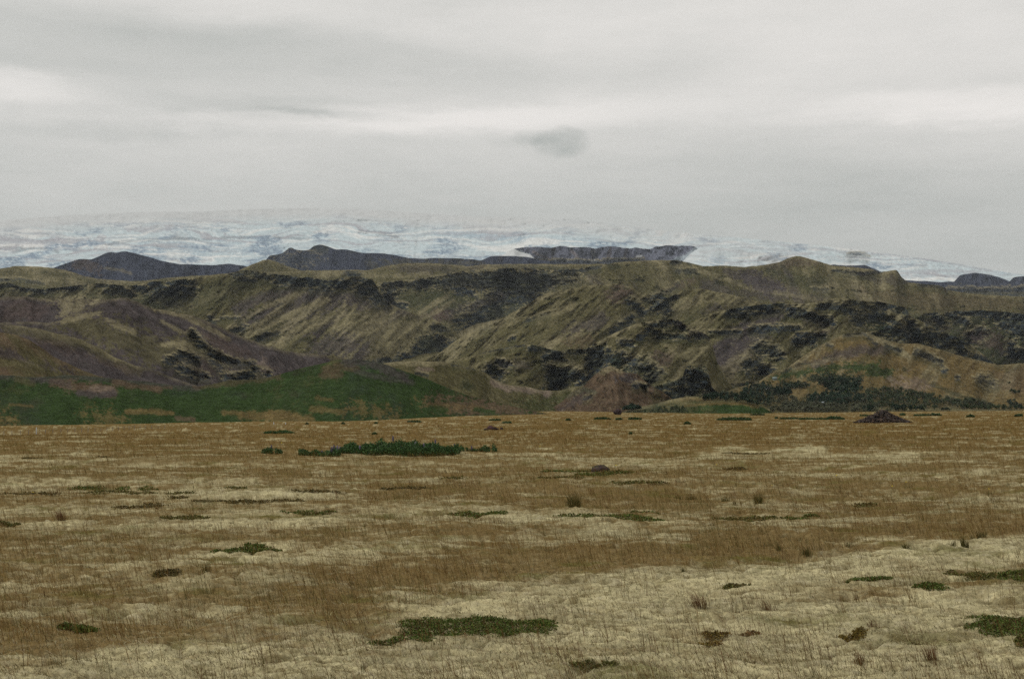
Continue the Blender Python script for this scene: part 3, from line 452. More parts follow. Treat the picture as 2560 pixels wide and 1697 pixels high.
# --- right front slope
make_layer('ochre_slope', Z3([(1380, 1290), (1480, 1232), (1600, 1190), (1700, 1165)]) + Z4([(560, 1110), (640, 1085), (720, 1030), (800, 975), (900, 918), (1000, 872), (1080, 856), (1150, 859), (1200, 885), (1290, 915), (1380, 930), (1450, 925), (1550, 952), (1700, 998), (1850, 1035), (1950, 1058), (2107, 1047), (2350, 1020)]), [(1700, 1250), (2100, 1600), (2700, 1700)],
           slope=17, vis=190, relief=12, lam=90, skew=-.7, streak=2.5, base='ochre', mixin=(('moss', .5), ('pale', .34), ('brown', .32), ('dark', .12)), seed=28, label='ochre_slope',
           strokes=[Pg('green', Z4([(480, 1140), (620, 1092), (800, 1072), (950, 1045), (1100, 1050), (1220, 1042), (1240, 1080), (1310, 1090), (1300, 1135), (1230, 1140), (1100, 1095), (900, 1108), (740, 1122), (600, 1145)]), .9, 10), Pg('wood', Z4([(760, 1132), (850, 1116), (1000, 1122), (1100, 1132), (1120, 1150), (900, 1165), (780, 1158)]), .8, 10), L('scree', 22, Z4([(820, 1060), (960, 1000), (1100, 972), (1260, 965)]), .75), L('pale', 14, Z4([(1000, 882), (1100, 862), (1200, 890), (1300, 950), (1400, 1010)]), .8), L('rock', 7, Z4([(1010, 875), (1130, 868), (1200, 930)]), .7), L('rock', 10, Z4([(1260, 942), (1350, 972)]), .8), L('rock', 16, Z4([(1450, 982), (1500, 1002), (1600, 1045)]), .8), L('rock', 12, Z4([(1620, 1095)])), L('rock', 26, Z4([(1850, 1140), (1900, 1175)]), .7), L('rock', 12, Z4([(1700, 1140)]), .8),
                    Pg('pink', Z4([(1280, 1150), (1430, 1130), (1530, 1180), (1500, 1230), (1300, 1200)]), .6, 22), L('wood', 12, Z4([(1760, 1260), (1950, 1320)]), .6), L('wood', 9, Z4([(1550, 1180), (1750, 1260)]), .5), L('rock', 12, Z4([(640, 1092), (780, 1040)]), .5), L('pale', 10, Z4([(700, 1090), (900, 1030), (1000, 1020)]), .4), L('rock', 8, Z4([(900, 930), (930, 945)]), .8),
                    Pg('wood', Z4([(200, 1230), (500, 1190), (780, 1180), (900, 1190), (1100, 1200), (1500, 1250), (2000, 1320), (2107, 1345), (0, 1345)]), .45, 20), L('ochre', 26, Z4([(680, 1240), (780, 1210), (900, 1215)]), .8), L('dark', 20, Z4([(1950, 1070), (2107, 1100)]), .4), Pg('brown', Z4([(1900, 1100), (2150, 1080), (2150, 1250), (2000, 1220)]), .5)])
# --- front pyramid of brown scree and the bowl left of it
make_layer('brown_pyramid', Z3([(330, 1375), (400, 1345), (500, 1285), (560, 1225), (620, 1203), (700, 1120), (760, 1075), (800, 1064), (850, 1085), (890, 1105), (970, 1112), (985, 1140), (1060, 1190), (1120, 1225), (1180, 1268), (1250, 1340), (1300, 1380)]), 1150, slope=30, vis=130, relief=12, lam=60, skew=.3, base='brown', mixin=(('pink', .32), ('scree', .38), ('moss', .35)), seed=29,
           strokes=[Pg('scree', Z3([(820, 1122), (900, 1115), (965, 1140), (940, 1172), (840, 1160)]), .9), L('rock', 14, Z3([(950, 1188), (1010, 1192)]), .8), Pg('scree', Z3([(500, 1330), (560, 1260), (700, 1200), (660, 1250), (560, 1330)]), .6), L('pale', 16, Z3([(740, 1095), (800, 1078), (860, 1095)]), .7), Pg('moss', Z3([(1060, 1200), (1170, 1270), (1230, 1340), (1050, 1300)]), .6), L('rock', 10, Z3([(640, 1260), (680, 1255)]), .7), L('ledge', 10, Z3([(540, 1250), (640, 1205), (700, 1230)]), .6)])
make_layer('valley_bowl', Z2([(760, 1075), (870, 1052), (950, 1039), (1100, 1035), (1250, 1042), (1320, 1058), (1420, 1078), (1500, 1105), (1560, 1150), (1640, 1182), (1750, 1192), (1860, 1216), (1960, 1215), (2040, 1195), (2150, 1180), (2250, 1240), (2300, 1340)]), [(900, 900), (1500, 1300)], slope=16, vis=150, relief=9, lam=80, base='moss', mixin=(('ochre', .3), ('dark', .25), ('pale', .3)), seed=30, rough=.6,
           strokes=[L('pale', 14, Z2([(880, 1056), (1000, 1042), (1250, 1046)]), .8), L('rock', 8, Z2([(1080, 1110), (1140, 1122)]), .7), L('rock', 9, Z2([(1300, 1052), (1450, 1072)]), .8), Pg('green', Z2([(1750, 1260), (2000, 1210), (2100, 1230), (1900, 1350), (1700, 1330)]), .45, 30), L('pink', 18, Z2([(1560, 1158), (1640, 1192), (1780, 1205), (1880, 1222)]), .8), L('dark', 24, Z2([(1390, 1180), (1410, 1190)]), .9), L('pink', 10, Z2([(1090, 1085), (1180, 1090)]), .6)])
# --- left purple hills
make_layer('red_knoll', Z1([(-160, 650), (0, 645), (150, 638), (240, 652), (400, 656), (600, 655), (720, 664), (830, 700), (950, 760), (1100, 860)]), 1400, slope=24, vis=130, relief=12, lam=120, base='scree', mixin=(('red', .5), ('brown', .2)), seed=31, rough=.3,
           strokes=[Pg('pale', Z1([(250, 655), (420, 655), (620, 660), (600, 690), (480, 745), (350, 770), (370, 700)]), .75), Pg('red', Z1([(0, 680), (120, 660), (300, 690), (250, 780), (0, 800)]), .5)])
make_layer('purple_hill', Z1([(-160, 800), (0, 800), (150, 795), (300, 800), (370, 788), (430, 750), (500, 722), (580, 686), (640, 662), (700, 651), (770, 649), (830, 667), (930, 713), (1000, 722), (1100, 742), (1200, 762), (1300, 802), (1450, 872), (1600, 930), (1750, 974), (1900, 990), (2107, 1010)]) + Z2([(640, 1022), (760, 1050), (900, 1120)]), 1200,
           slope=23, vis=210, relief=14, lam=110, skew=1.0, streak=3.5, base='scree', mixin=(('brown', .4), ('moss', .42), ('red', .2)), seed=32, rough=.45,
           strokes=[Pg('moss', Z1([(330, 800), (480, 760), (620, 770), (760, 800), (900, 850), (1000, 900), (1200, 880), (1260, 960), (1050, 1000), (1000, 1080), (880, 1050), (700, 960), (500, 900)]), .75, 26), L('pale', 12, Z1([(660, 790), (750, 830), (820, 850)]), .6), L('pale', 16, Z1([(1000, 930), (1150, 940), (1260, 990)]), .8), L('pale', 12, Z1([(380, 790), (480, 770), (600, 740)]), .6), L('pale', 12, Z1([(950, 715), (1100, 750), (1250, 820), (1400, 900)]), .7), L('pale', 8, Z1([(990, 790), (1100, 850), (1200, 880)]), .6), L('pale', 26, Z1([(330, 720), (380, 780)]), .4),
                    L('rock', 18, Z1([(1030, 1035), (1120, 1000), (1200, 1020)]), .9), L('rock', 20, Z1([(1230, 940), (1300, 1000), (1380, 1030)])), L('rock', 18, Z1([(1180, 870), (1230, 930)]), .8), L('rock', 20, Z1([(1100, 1080), (1180, 1110), (1260, 1130)]), .9), L('rock', 20, Z1([(1380, 1130), (1450, 1140), (1540, 1120)])), L('rock', 16, Z1([(1560, 1080), (1640, 1110)]), .9), L('rock', 12, Z1([(1360, 1020), (1480, 1050), (1560, 1050)]), .7), Pg('pink', Z1([(1560, 1030), (1680, 1060), (1680, 1110), (1580, 1090)]), .5), Pg('red', Z1([(1250, 1020), (1420, 1050), (1400, 1120), (1200, 1110)]), .5), Pg('red', Z1([(1250, 850), (1400, 900), (1600, 980), (1500, 1020), (1300, 960)]), .5), L('rock', 18, Z1([(1300, 1030), (1350, 1080)]), .7)])
make_layer('heather_slope', Z1([(-160, 800), (0, 812), (120, 818), (250, 838), (330, 862), (480, 898), (600, 950), (720, 1020), (830, 1062), (930, 1085), (1040, 1130), (1200, 1185), (1350, 1230)]), 850, slope=20, vis=140, relief=9, lam=90, skew=1.2, streak=3.5, base='scree', mixin=(('red', .35), ('brown', .35)), seed=33, rough=.2,
           strokes=[L('pale', 14, Z1([(330, 868), (480, 908), (600, 962), (720, 1030)]), .7), L('moss', 30, Z1([(60, 835), (200, 850), (330, 880), (520, 940), (640, 1000), (850, 1080)]), .6), Pg('red', Z1([(180, 920), (380, 920), (520, 980), (700, 1050), (900, 1110), (700, 1080), (400, 980)]), .4)])
make_layer('amber_ridge', Z1([(-160, 830), (0, 858), (90, 872), (180, 905), (270, 965), (330, 1010), (400, 1042), (500, 1090), (600, 1125), (700, 1150)]), 640, slope=18, vis=120, relief=6, lam=70, skew=1.2, base='brown', mixin=(('moss', .6), ('scree', .35), ('ochre', .3)), seed=34, rough=.1,
           strokes=[Pg('scree', Z1([(-100, 950), (50, 960), (180, 1010), (330, 1060), (480, 1110), (300, 1110), (60, 1030), (-100, 1000)]), .8), L('moss', 20, Z1([(0, 1040), (150, 1060), (250, 1085)]), .7)])
# --- green hill
make_layer('green_hill', Z1([(-160, 1120), (0, 1120), (90, 1124), (200, 1135), (330, 1128), (390, 1119), (590, 1130), (750, 1150), (900, 1160), (1050, 1182), (1230, 1188), (1320, 1172), (1400, 1155), (1600, 1145), (1700, 1120), (1850, 1077), (2000, 1045)]) + Z2([(560, 1030), (640, 1026), (700, 1024), (780, 1031), (880, 1052), (960, 1080), (1050, 1112), (1150, 1147), (1250, 1190), (1330, 1222), (1400, 1246), (1500, 1270), (1600, 1292), (1700, 1318), (1800, 1342), (1920, 1364), (2050, 1385)]), [(-100, 560), (900, 600), (1400, 620)],
           slope=13, vis=190, relief=5.5, lam=60, streak=.7, base='green', mixin=(('wood', .42), ('moss', .36), ('dark', .4)), seed=35, mat=M_near_hill, rough=.05, bottom=1085, label='green_hill',
           strokes=[L('scree', 22, Z1([(0, 1122), (300, 1135), (590, 1135), (900, 1165), (1200, 1192)]), .6), L('brown', 16, Z1([(1200, 1190), (1500, 1155), (1700, 1125)]), .5), Pg('ochre', Z1([(-60, 1350), (20, 1365), (70, 1395), (120, 1440), (-60, 1445)]), .75, 24), Pg('ochre', Z1([(520, 1370), (600, 1350), (690, 1352), (760, 1380), (770, 1410), (660, 1425), (580, 1415)]), .62, 24), L('ochre', 12, Z1([(780, 1345), (900, 1342), (1050, 1355)]), .8), L('brown', 10, Z1([(1080, 1382), (1180, 1392)]), .7), L('ochre', 22, Z1([(1480, 1375), (1650, 1372), (1850, 1398)]), .8), L('ochre', 12, Z1([(1370, 1352), (1520, 1358)]), .7),
                    L('brown', 26, Z1([(330, 1165), (450, 1182), (560, 1200), (680, 1222)]), .95), L('pink', 14, Z1([(560, 1205), (690, 1215)]), .5), L('scree', 12, Z1([(480, 1230), (620, 1245), (700, 1235)]), .8), L('brown', 14, Z1([(700, 1165), (820, 1190), (980, 1208)]), .8), L('moss', 16, Z1([(100, 1140), (200, 1170)]), .6), L('scree', 16, Z1([(200, 1150), (350, 1160), (420, 1180)]), .5),
                    L('brown', 16, Z2([(520, 1085), (640, 1072), (720, 1075)]), .6), L('scree', 22, Z2([(660, 1040), (800, 1050), (900, 1085), (1010, 1135)]), .75), L('brown', 14, Z2([(500, 1115), (620, 1118)]), .6), L('scree', 14, Z2([(720, 1100), (880, 1140), (1050, 1165)]), .55),
                    Pg('brown', Z2([(1150, 1262), (1400, 1250), (1600, 1288), (1960, 1370), (1900, 1400), (1400, 1380), (1250, 1335), (1120, 1290)]), .9, 16), Pg('ochre', Z2([(1060, 1280), (1300, 1290), (1500, 1330), (1250, 1330)]), .5, 16), L('green', 9, Z2([(1440, 1332), (1550, 1347)]), .9), L('green', 14, Z2([(1170, 1322), (1260, 1334)]), .8), L('green', 8, Z2([(1500, 1370), (1650, 1372)]), .7),
                    Pg('ochre', Z2([(700, 1305), (860, 1318), (960, 1350), (980, 1390), (860, 1380), (640, 1330)]), .62, 24), L('ochre', 14, Z2([(440, 1330), (640, 1345)]), .6), L('ochre', 20, Z2([(150, 1375), (300, 1360), (420, 1395)]), .8), L('ochre', 9, Z2([(470, 1260), (560, 1275)]), .5), L('ochre', 7, Z1([(60, 1300), (200, 1310)]), .5), L('brown', 8, Z1([(940, 1200), (1050, 1200)]), .6)])
# --- foot mound under the wood
make_layer('wood_mound', Z3([(720, 1385), (850, 1355), (960, 1318), (1100, 1290), (1200, 1262), (1300, 1250), (1450, 1252), (1600, 1262), (1800, 1290)]) + Z4([(700, 1300), (900, 1310), (1200, 1320), (1600, 1325), (2000, 1330), (2350, 1345)]), 960, slope=9, vis=60, relief=3, lam=50, base='moss', mixin=(('green', .3), ('wood', .4), ('ochre', .3)), seed=36, rough=0, bottom=1042, label='wood_mound',
           strokes=[Pg('wood', Z3([(820, 1350), (1000, 1320), (1200, 1320), (1230, 1360), (900, 1370)]), .6), L('ochre', 10, Z3([(1230, 1265), (1400, 1268)]), .7)])
make_layer('green_mound', Z3([(1200, 1375), (1240, 1310), (1300, 1297), (1400, 1290), (1500, 1286), (1600, 1286), (1680, 1298), (1740, 1322), (1780, 1345), (1830, 1372)]), 860, slope=14, vis=50, relief=2, lam=40, base='green', mixin=(('moss', .45), ('dark', .3)), seed=37, rough=0, bottom=1042, label='green_mound',
           strokes=[L('ochre', 9, Z3([(1240, 1305), (1400, 1292), (1600, 1290), (1700, 1312)]), .8), Pg('moss', Z3([(1230, 1310), (1380, 1300), (1380, 1350), (1220, 1370)]), .5)])

# ------------------------------------------------------------------ camera, world, light
cam = bpy.data.cameras.new('camera'); co = link(bpy.data.objects.new('camera', cam))
cam.sensor_width = 36; cam.lens = F / W * 36; cam.clip_start = .3; cam.clip_end = 90000
co.location = (0, 0, CAMZ); co.rotation_euler = (math.pi / 2 + PITCH, 0, 0)
bpy.context.scene.camera = co

SUN_EL, SUN_AZ = math.radians(42), math.radians(-82)   # azimuth from +Y towards +X
sd = bpy.data.lights.new('sun', 'SUN'); sd.energy = 1.5; sd.angle = math.radians(11); sd.color = (1, .97, .93)
so = link(bpy.data.objects.new('sun', sd)); so.location = (0, 0, 60)
so.rotation_euler = (math.pi / 2 - SUN_EL, 0, -(SUN_AZ + math.pi) + math.pi * 0 + math.pi - 2 * 0)
from mathutils import Vector
dv = Vector((math.sin(SUN_AZ) * math.cos(SUN_EL), math.cos(SUN_AZ) * math.cos(SUN_EL), math.sin(SUN_EL)))
so.rotation_euler = dv.to_track_quat('Z', 'Y').to_euler()

def build_world():
    w = bpy.data.worlds.new('World'); bpy.context.scene.world = w; w.use_nodes = True
    n = w.node_tree.nodes; K = w.node_tree.links; bg = n['Background']
    sky = n.new('ShaderNodeTexSky'); sky.sky_type = 'NISHITA'; sky.sun_disc = False; sky.sun_elevation = SUN_EL; sky.sun_rotation = SUN_AZ
    tc = n.new('ShaderNodeTexCoord'); sp = n.new('ShaderNodeSeparateXYZ'); K.new(tc.outputs['Generated'], sp.inputs[0])
    def val(x): return x
    def m(op, a, b=None, c=None, clamp=False):
        q = n.new('ShaderNodeMath'); q.operation = op; q.use_clamp = clamp
        for i, v in enumerate((a, b, c)):
            if v is None: continue
            if isinstance(v, (int, float)): q.inputs[i].default_value = v
            else: K.new(v, q.inputs[i])
        return q.outputs[0]
    def noise(vec, sc, det, rough=.5, dist=0):
        q = n.new('ShaderNodeTexNoise'); K.new(vec, q.inputs['Vector']); q.inputs['Scale'].default_value = sc; q.inputs['Detail'].default_value = det
        q.inputs['Roughness'].default_value = rough; q.inputs['Distortion'].default_value = dist; return m('SUBTRACT', q.outputs['Fac'], .5)
    z = sp.outputs['Z']; zp = m('MAXIMUM', z, 0.0)
    az = m('ARCTAN2', sp.outputs['X'], sp.outputs['Y'])
    el = m('ARCSINE', z)
    # clouds are flat sheets: stretch along the horizon
    cv = n.new('ShaderNodeCombineXYZ'); K.new(m('MULTIPLY', az, 3.0), cv.inputs[0]); K.new(m('MULTIPLY', el, 14.0), cv.inputs[1])
    n1 = noise(cv.outputs[0], 1.3, 5, .5, .4); n2 = noise(cv.outputs[0], 4.5, 6, .55, .2)
    n3 = noise(cv.outputs[0], 14, 6, .65, .3)
    wz = m('ADD', el, m('ADD', m('MULTIPLY', n1, .034), m('MULTIPLY', n3, .010))); waz = m('ADD', az, m('ADD', m('MULTIPLY', n2, .06), m('MULTIPLY', n3, .02)))
    def blob(x, y, rx, ry, amt, tilt=0, soft=0, warp=1):
        """cloud sheet centred on a sky direction; radii in photo pixels"""
        ca, ce = math.atan2((x - 1280), F), math.atan2(1020 - y, F)
        dx = m('SUBTRACT', waz, ca); dy = m('SUBTRACT', wz, ce)
        if tilt: dy = m('SUBTRACT', dy, m('MULTIPLY', dx, tilt))
        ex = m('POWER', m('ABSOLUTE', m('DIVIDE', dx, rx / F)), 2.0); ey = m('POWER', m('ABSOLUTE', m('DIVIDE', dy, ry / F)), 3.0 if rx > 100 else 2.4)
        return m('MULTIPLY', m('EXPONENT', m('MULTIPLY', m('ADD', ex, ey), -1.0)), amt)
    cw = n.new('ShaderNodeCombineXYZ'); K.new(m('MULTIPLY', az, 9.0), cw.inputs[0]); K.new(m('MULTIPLY', el, 15.0), cw.inputs[1])
    n4 = noise(cw.outputs[0], 4.0, 7, .6, .4)
    def puff(x, y, rx, ry, amt):
        ca, ce = math.atan2((x - 1280), F), math.atan2(1020 - y, F)
        ex = m('POWER', m('ABSOLUTE', m('DIVIDE', m('SUBTRACT', az, ca), rx / F)), 2.0); ey = m('POWER', m('ABSOLUTE', m('DIVIDE', m('SUBTRACT', el, ce), ry / F)), 2.0)
        q = m('ADD', m('ADD', ex, ey), m('MULTIPLY', n4, 2.6))
        return m('MULTIPLY', m('POWER', m('SUBTRACT', 1.0, m('DIVIDE', q, 1.45), clamp=True), .8), amt)
    # overcast: darker towards the horizon, brighter overhead
    base = m('ADD', .665, m('MULTIPLY', m('POWER', zp, 1.2), .30))
    low = m('MULTIPLY', m('SMOOTH_MIN', m('DIVIDE', m('MAXIMUM', m('SUBTRACT', .200, wz), 0.0), .070), 1.0, .3), -.150)
    t = m('ADD', base, low)
    for b in [(250, 160, 900, 100, -.115, -.03), (900, 130, 900, 60, -.05, -.06), (1150, 292, 460, 36, .16, .03), (1750, 250, 420, 44, .04, .05), (2380, 292, 380, 34, .15, 0), (0, 258, 190, 30, .15, 0), (430, 322, 260, 22, .05, .03), (560, 262, 330, 26, -.07, .02),
              (2100, 90, 700, 150, .05, 0), (800, 283, 150, 12, -.13, -.05), (230, 350, 330, 26, -.05, .02), (2000, 480, 900, 90, -.03, 0)]:
        t = m('ADD', t, blob(*b))
    for b in [(1405, 350, 66, 35, -.17), (1345, 338, 60, 18, -.08), (1285, 350, 60, 16, -.04), (230, 330, 330, 40, -.05), (700, 290, 160, 16, -.06)]:
        t = m('ADD', t, puff(*b))
    t = m('ADD', t, m('MULTIPLY', n4, .022))
    t = m('ADD', t, m('MULTIPLY', n1, .19)); t = m('ADD', t, m('MULTIPLY', n2, .10)); t = m('ADD', t, m('MULTIPLY', noise(cv.outputs[0], 16, 5, .6, .3), .035))
    dark = m('SUBTRACT', .58, t)
    cb = n.new('ShaderNodeCombineXYZ')   # thicker cloud is a little greener-blue
    K.new(m('SUBTRACT', t, m('MULTIPLY', dark, .10)), cb.inputs[0]); K.new(m('ADD', t, m('MULTIPLY', dark, .03)), cb.inputs[1]); K.new(m('ADD', m('MULTIPLY', t, .94), m('MULTIPLY', dark, .0)), cb.inputs[2])
    sc = n.new('ShaderNodeVectorMath'); sc.operation = 'SCALE'; K.new(cb.outputs[0], sc.inputs[0]); sc.inputs['Scale'].default_value = 10.0
    mx = n.new('ShaderNodeMix'); mx.data_type = 'RGBA'; mx.inputs['Factor'].default_value = .97
    K.new(sky.outputs[0], mx.inputs['A']); K.new(sc.outputs[0], mx.inputs['B'])
    K.new(mx.outputs['Result'], bg.inputs['Color']); bg.inputs['Strength'].default_value = .1
build_world()
bpy.context.scene.cycles.use_denoising = False
vs = bpy.context.scene.view_settings
vs.view_transform = 'Standard'; vs.look = 'None'; vs.gamma = 1; vs.exposure = 0; vs.use_curve_mapping = False
# ================================================================== things on the plain
def cat(parts):
    """join [(verts, faces, cols)] with the same face size"""
    vs_, fs, cs, n = [], [], [], 0
    for v, f, c in parts:
        vs_.append(v); fs.append(f + n); cs.append(c); n += len(v)
    return np.concatenate(vs_), np.concatenate(fs), np.concatenate(cs)
def blades(X, Y, Z, h, w, lx, ly, col, tipcol, turn=None, head=False):
    """curved grass blades as ribbons: 5 verts, 3 triangles each"""
    n = len(X); turn = rng.uniform(-1.0, 1.0, n) if turn is None else turn
    wx, wy = np.cos(turn) * w * .5, np.sin(turn) * w * .5
    base = np.stack([X, Y, Z], -1); side = np.stack([wx, wy, np.zeros(n)], -1)
    mid = base + np.stack([lx * .35 * h, ly * .35 * h, h * .6], -1); tip = base + np.stack([lx * h, ly * h, h * .95], -1)
    k = 1.5 if head else .75
    Vv = np.stack([base - side, base + side, mid - side * k, mid + side * k, tip], 1).reshape(-1, 3)
    i = (np.arange(n) * 5)[:, None]
    Fc = np.concatenate([i + [0, 1, 3], i + [0, 3, 2], i + [2, 3, 4]], 0)
    mc = (col + tipcol) / 2
    Cc = np.stack([col, col, mc, mc, tipcol], 1).reshape(-1, 3)
    return Vv, Fc, Cc
def leaves(P, s, col, up=.5, asp=.5):
    """diamond leaves of random aim around points P"""
    n = len(P); az = rng.uniform(0, 6.283, n); el = rng.uniform(-.3, 1.2, n) * up * 1.6
    d = np.stack([np.cos(az) * np.cos(el), np.sin(az) * np.cos(el), np.sin(el)], -1) * s[:, None]
    q = rng.normal(size=(n, 3)); q -= d * ((q * d).sum(1) / (d * d).sum(1))[:, None]; q /= np.linalg.norm(q, axis=1)[:, None]
    q *= (s * asp)[:, None] * .5
    Vv = np.stack([P, P + d * .55 + q, P + d, P + d * .55 - q], 1).reshape(-1, 3)
    i = (np.arange(n) * 4)[:, None]
    return Vv, np.concatenate([i + [0, 1, 2], i + [0, 2, 3]], 0), np.repeat(col, 4, 0)
def vary(c, n, a=.25):
    return np.asarray(c)[None, :] * (1 + rng.uniform(-a, a, (n, 1))) * (1 + rng.uniform(-.08, .08, (n, 3)))

# ---- dry grass: one mass nobody could count
def build_grass():
    N = 1500000
    x = rng.uniform(-260, 2820, N); y = 1026 + (rng.uniform(0, 1, N)) * 860
    X, Y = to_ground(x, y); keep = (Y < edge_depth(X / Y) * .97) & (Y < 700)
    x, y, X, Y = (q[keep] for q in (x, y, X, Y))
    g = grass_cover(x, y, X, Y)
    clump = fbm(X / .35, Y / .30, 3, 101, .7); g2 = g + .8 * clump
    nr = 1 - .62 * sst(1380, 1560, y); cov = .05 * nr + .22 * sst(.0, .5, g2) * nr + .50 * sst(.48, 1.05, g2)
    hh = rng.uniform(.05, .30, len(X)) * (.7 + .4 * sst(.4, 1, g)) * np.clip(1 + .9 * clump, .4, 1.8)
    ppm = F / Y; wpx = np.maximum(.0026 * ppm, .42)
    n0 = N / (3080 * 860)
    p = cov / (np.maximum(hh * ppm, 2.5) * wpx) / n0
    k = rng.uniform(0, 1, len(X)) < p
    X, Y, g, hh, wpx, ppm, x, y = (q[k] for q in (X, Y, g, hh, wpx, ppm, x, y))
    n = len(X); print('grass blades', n)
    Z = g_full(X, Y) - .004
    t = rng.uniform(0, 1, n); far = sst(20, 70, Y)
    green = sst(.0, .4, fbm(X / 2.6, Y / 1.9, 3, 111)) * .6 + .18
    rust = np.where((t < .55)[:, None], vary((.118, .066, .016), n, .4), vary((.20, .138, .040), n, .35))
    rust = mixc(rust, (.130, .080, .027), far * .5)
    c = np.where((rng.uniform(0, 1, n) < green)[:, None], vary((.080, .080, .020), n, .35), rust)
    tipc = np.where((rng.uniform(0, 1, n) < .65)[:, None], vary((.130, .060, .024), n, .3), c * 1.1)
    lean = rng.normal(.42, .28, n)
    Vv, Fc, Cc = blades(X, Y, Z, hh, wpx / ppm * rng.uniform(.7, 1.3, n), -lean, rng.normal(0, .2, n), c, tipc)
    o = mesh_obj('dry_grass', Vv, Fc, M_grass, Cc); tag(o, 'rust brown dry grass growing all over the mossy plain', 'grass'); o['kind'] = 'stuff'
    # short fibres of the moss cushions, lying over
    N2 = 75000
    x = rng.uniform(-120, 2680, N2); y = 1180 + rng.uniform(0, 1, N2) ** .8 * 560
    X, Y = to_ground(x, y); Z = g_full(X, Y) - .002; h = rng.uniform(.012, .035, N2)
    c = vary((.36, .315, .19), N2, .25); dk = rng.uniform(0, 1, N2) < .25 + .5 * fbm(X / .9, Y / .5, 3, 77); c[dk] = vary((.12, .095, .038), dk.sum(), .3); k = rng.uniform(0, 1, N2) > .5 * sst(.45, .9, grass_cover(x, y, X, Y)); X, Y, Z, h, c = X[k], Y[k], Z[k], h[k], c[k]; N2 = len(X)
    Vv, Fc, Cc = blades(X, Y, Z, h, np.maximum(.004, .7 * Y / F), rng.normal(-.8, 1.2, N2), rng.normal(0, .8, N2), c * .8, c)
    o = mesh_obj('moss_fibre', Vv, Fc, M_grass, Cc); tag(o, 'short pale straw-coloured moss fibres covering the ground', 'moss'); o['kind'] = 'stuff'
build_grass()
def build_seed_stalks():
    # loose clumps of tall reddish flowering stalks, leaning left in the wind
    nc = 430; x = rng.uniform(-80, 2640, nc); y = 1215 + rng.uniform(0, 1, nc) ** 1.5 * 560
    X, Y = to_ground(x, y); nb = rng.integers(5, 26, nc)
    Xb = np.repeat(X, nb) + rng.normal(0, .11, nb.sum()) * np.repeat(rng.uniform(.5, 1.8, nc), nb); Yb = np.repeat(Y, nb) + rng.normal(0, .12, nb.sum()); n = len(Xb)
    hh = rng.uniform(.08, .26, n); w = np.maximum(.0024, .42 * Yb / F); ln = np.repeat(rng.normal(.45, .2, nc), nb) + rng.normal(0, .12, n)
    stem = np.where((rng.uniform(0, 1, n) < .5)[:, None], vary((.075, .075, .025), n, .3), vary((.12, .07, .03), n, .3))
    Vv, Fc, Cc = blades(Xb, Yb, g_full(Xb, Yb) - .004, hh, w, -ln, rng.normal(0, .15, n), stem, vary((.16, .070, .038), n, .3))
    o = mesh_obj('seed_stalk', Vv, Fc, M_grass, Cc); tag(o, 'reddish seed stalks of grass leaning left in loose clumps', 'grass'); o['kind'] = 'stuff'
build_seed_stalks()

# ---- creeping green mats
def mat_plant(blobs, zn, label, col=(.050, .085, .018), n=2500, hgt=.05, leaf=.018, cover=1.0, group='creeping green mats in the moss', name='creeping_shrub', cat_='shrub', brown=.1, rootname=None):
    """blobs: (cx, cy, rx, ry) in photo pixels of zone zn"""
    sc = abs(zn([(1, 0)])[0][0] - zn([(0, 0)])[0][0]); B = []
    for b in blobs:
        (cx, cy), = zn([(b[0], b[1])]); fy = .62 + .38 * float(sst(1280, 1480, cy)); B.append((cx, cy, b[2] * sc, b[3] * sc * fy))
    x0 = min(b[0] - b[2] for b in B) - 6; x1 = max(b[0] + b[2] for b in B) + 6; y0 = min(b[1] - b[3] for b in B) - 3; y1 = max(b[1] + b[3] for b in B) + 3
    m = n * 6; x = rng.uniform(x0, x1, m); y = rng.uniform(y0, y1, m); best = np.full(m, 9.)
    for b in B: best = np.minimum(best, ((x - b[0]) / b[2]) ** 2 + ((y - b[1]) / b[3]) ** 2)
    sx = max(b[2] for b in B); e = .55 * fbm(x / (sx * .35), y / (max(b[3] for b in B) * .8), 4, int(x0) % 97)
    k = best + e * 1.25 < .95 * cover + rng.uniform(-.35, .2, m)
    fr = float(sst(1330, 1480, (y0 + y1) / 2)); n = int(n * (.5 + .5 * fr)); hgt = hgt * (.45 + .55 * fr)
    x, y, best = x[k][:n], y[k][:n], best[k][:n]
    X, Y = to_ground(x, y); Z = g_full(X, Y)
    cx, cy = X.mean(), Y.mean(); zc = float(g_full(np.array([cx]), np.array([cy]))[0])
    edge = np.sqrt(np.clip(1 - best, 0.05, 1)); lump = .75 + .6 * fbm(X / .12 / max(1, leaf / .02), Y / .12 / max(1, leaf / .02), 2, 9)
    P = np.stack([X - cx, Y - cy, Z - zc + rng.uniform(0, 1, len(X)) * hgt * edge * lump], -1)
    c = vary(col, len(X), .4); br = rng.uniform(0, 1, len(X)) < brown; c[br] = vary((.13, .085, .03), br.sum(), .3)
    hf = (P[:, 2] - P[:, 2].min()) / max(np.ptp(P[:, 2]), 1e-3)
    Vv, Fc, Cc = leaves(P, rng.uniform(.6, 1.3, len(X)) * leaf, c, .7, .7)
    o = mesh_obj(name, Vv, Fc, M_leaf, Cc, loc=(cx, cy, zc)); return tag(o, label, cat_, group)

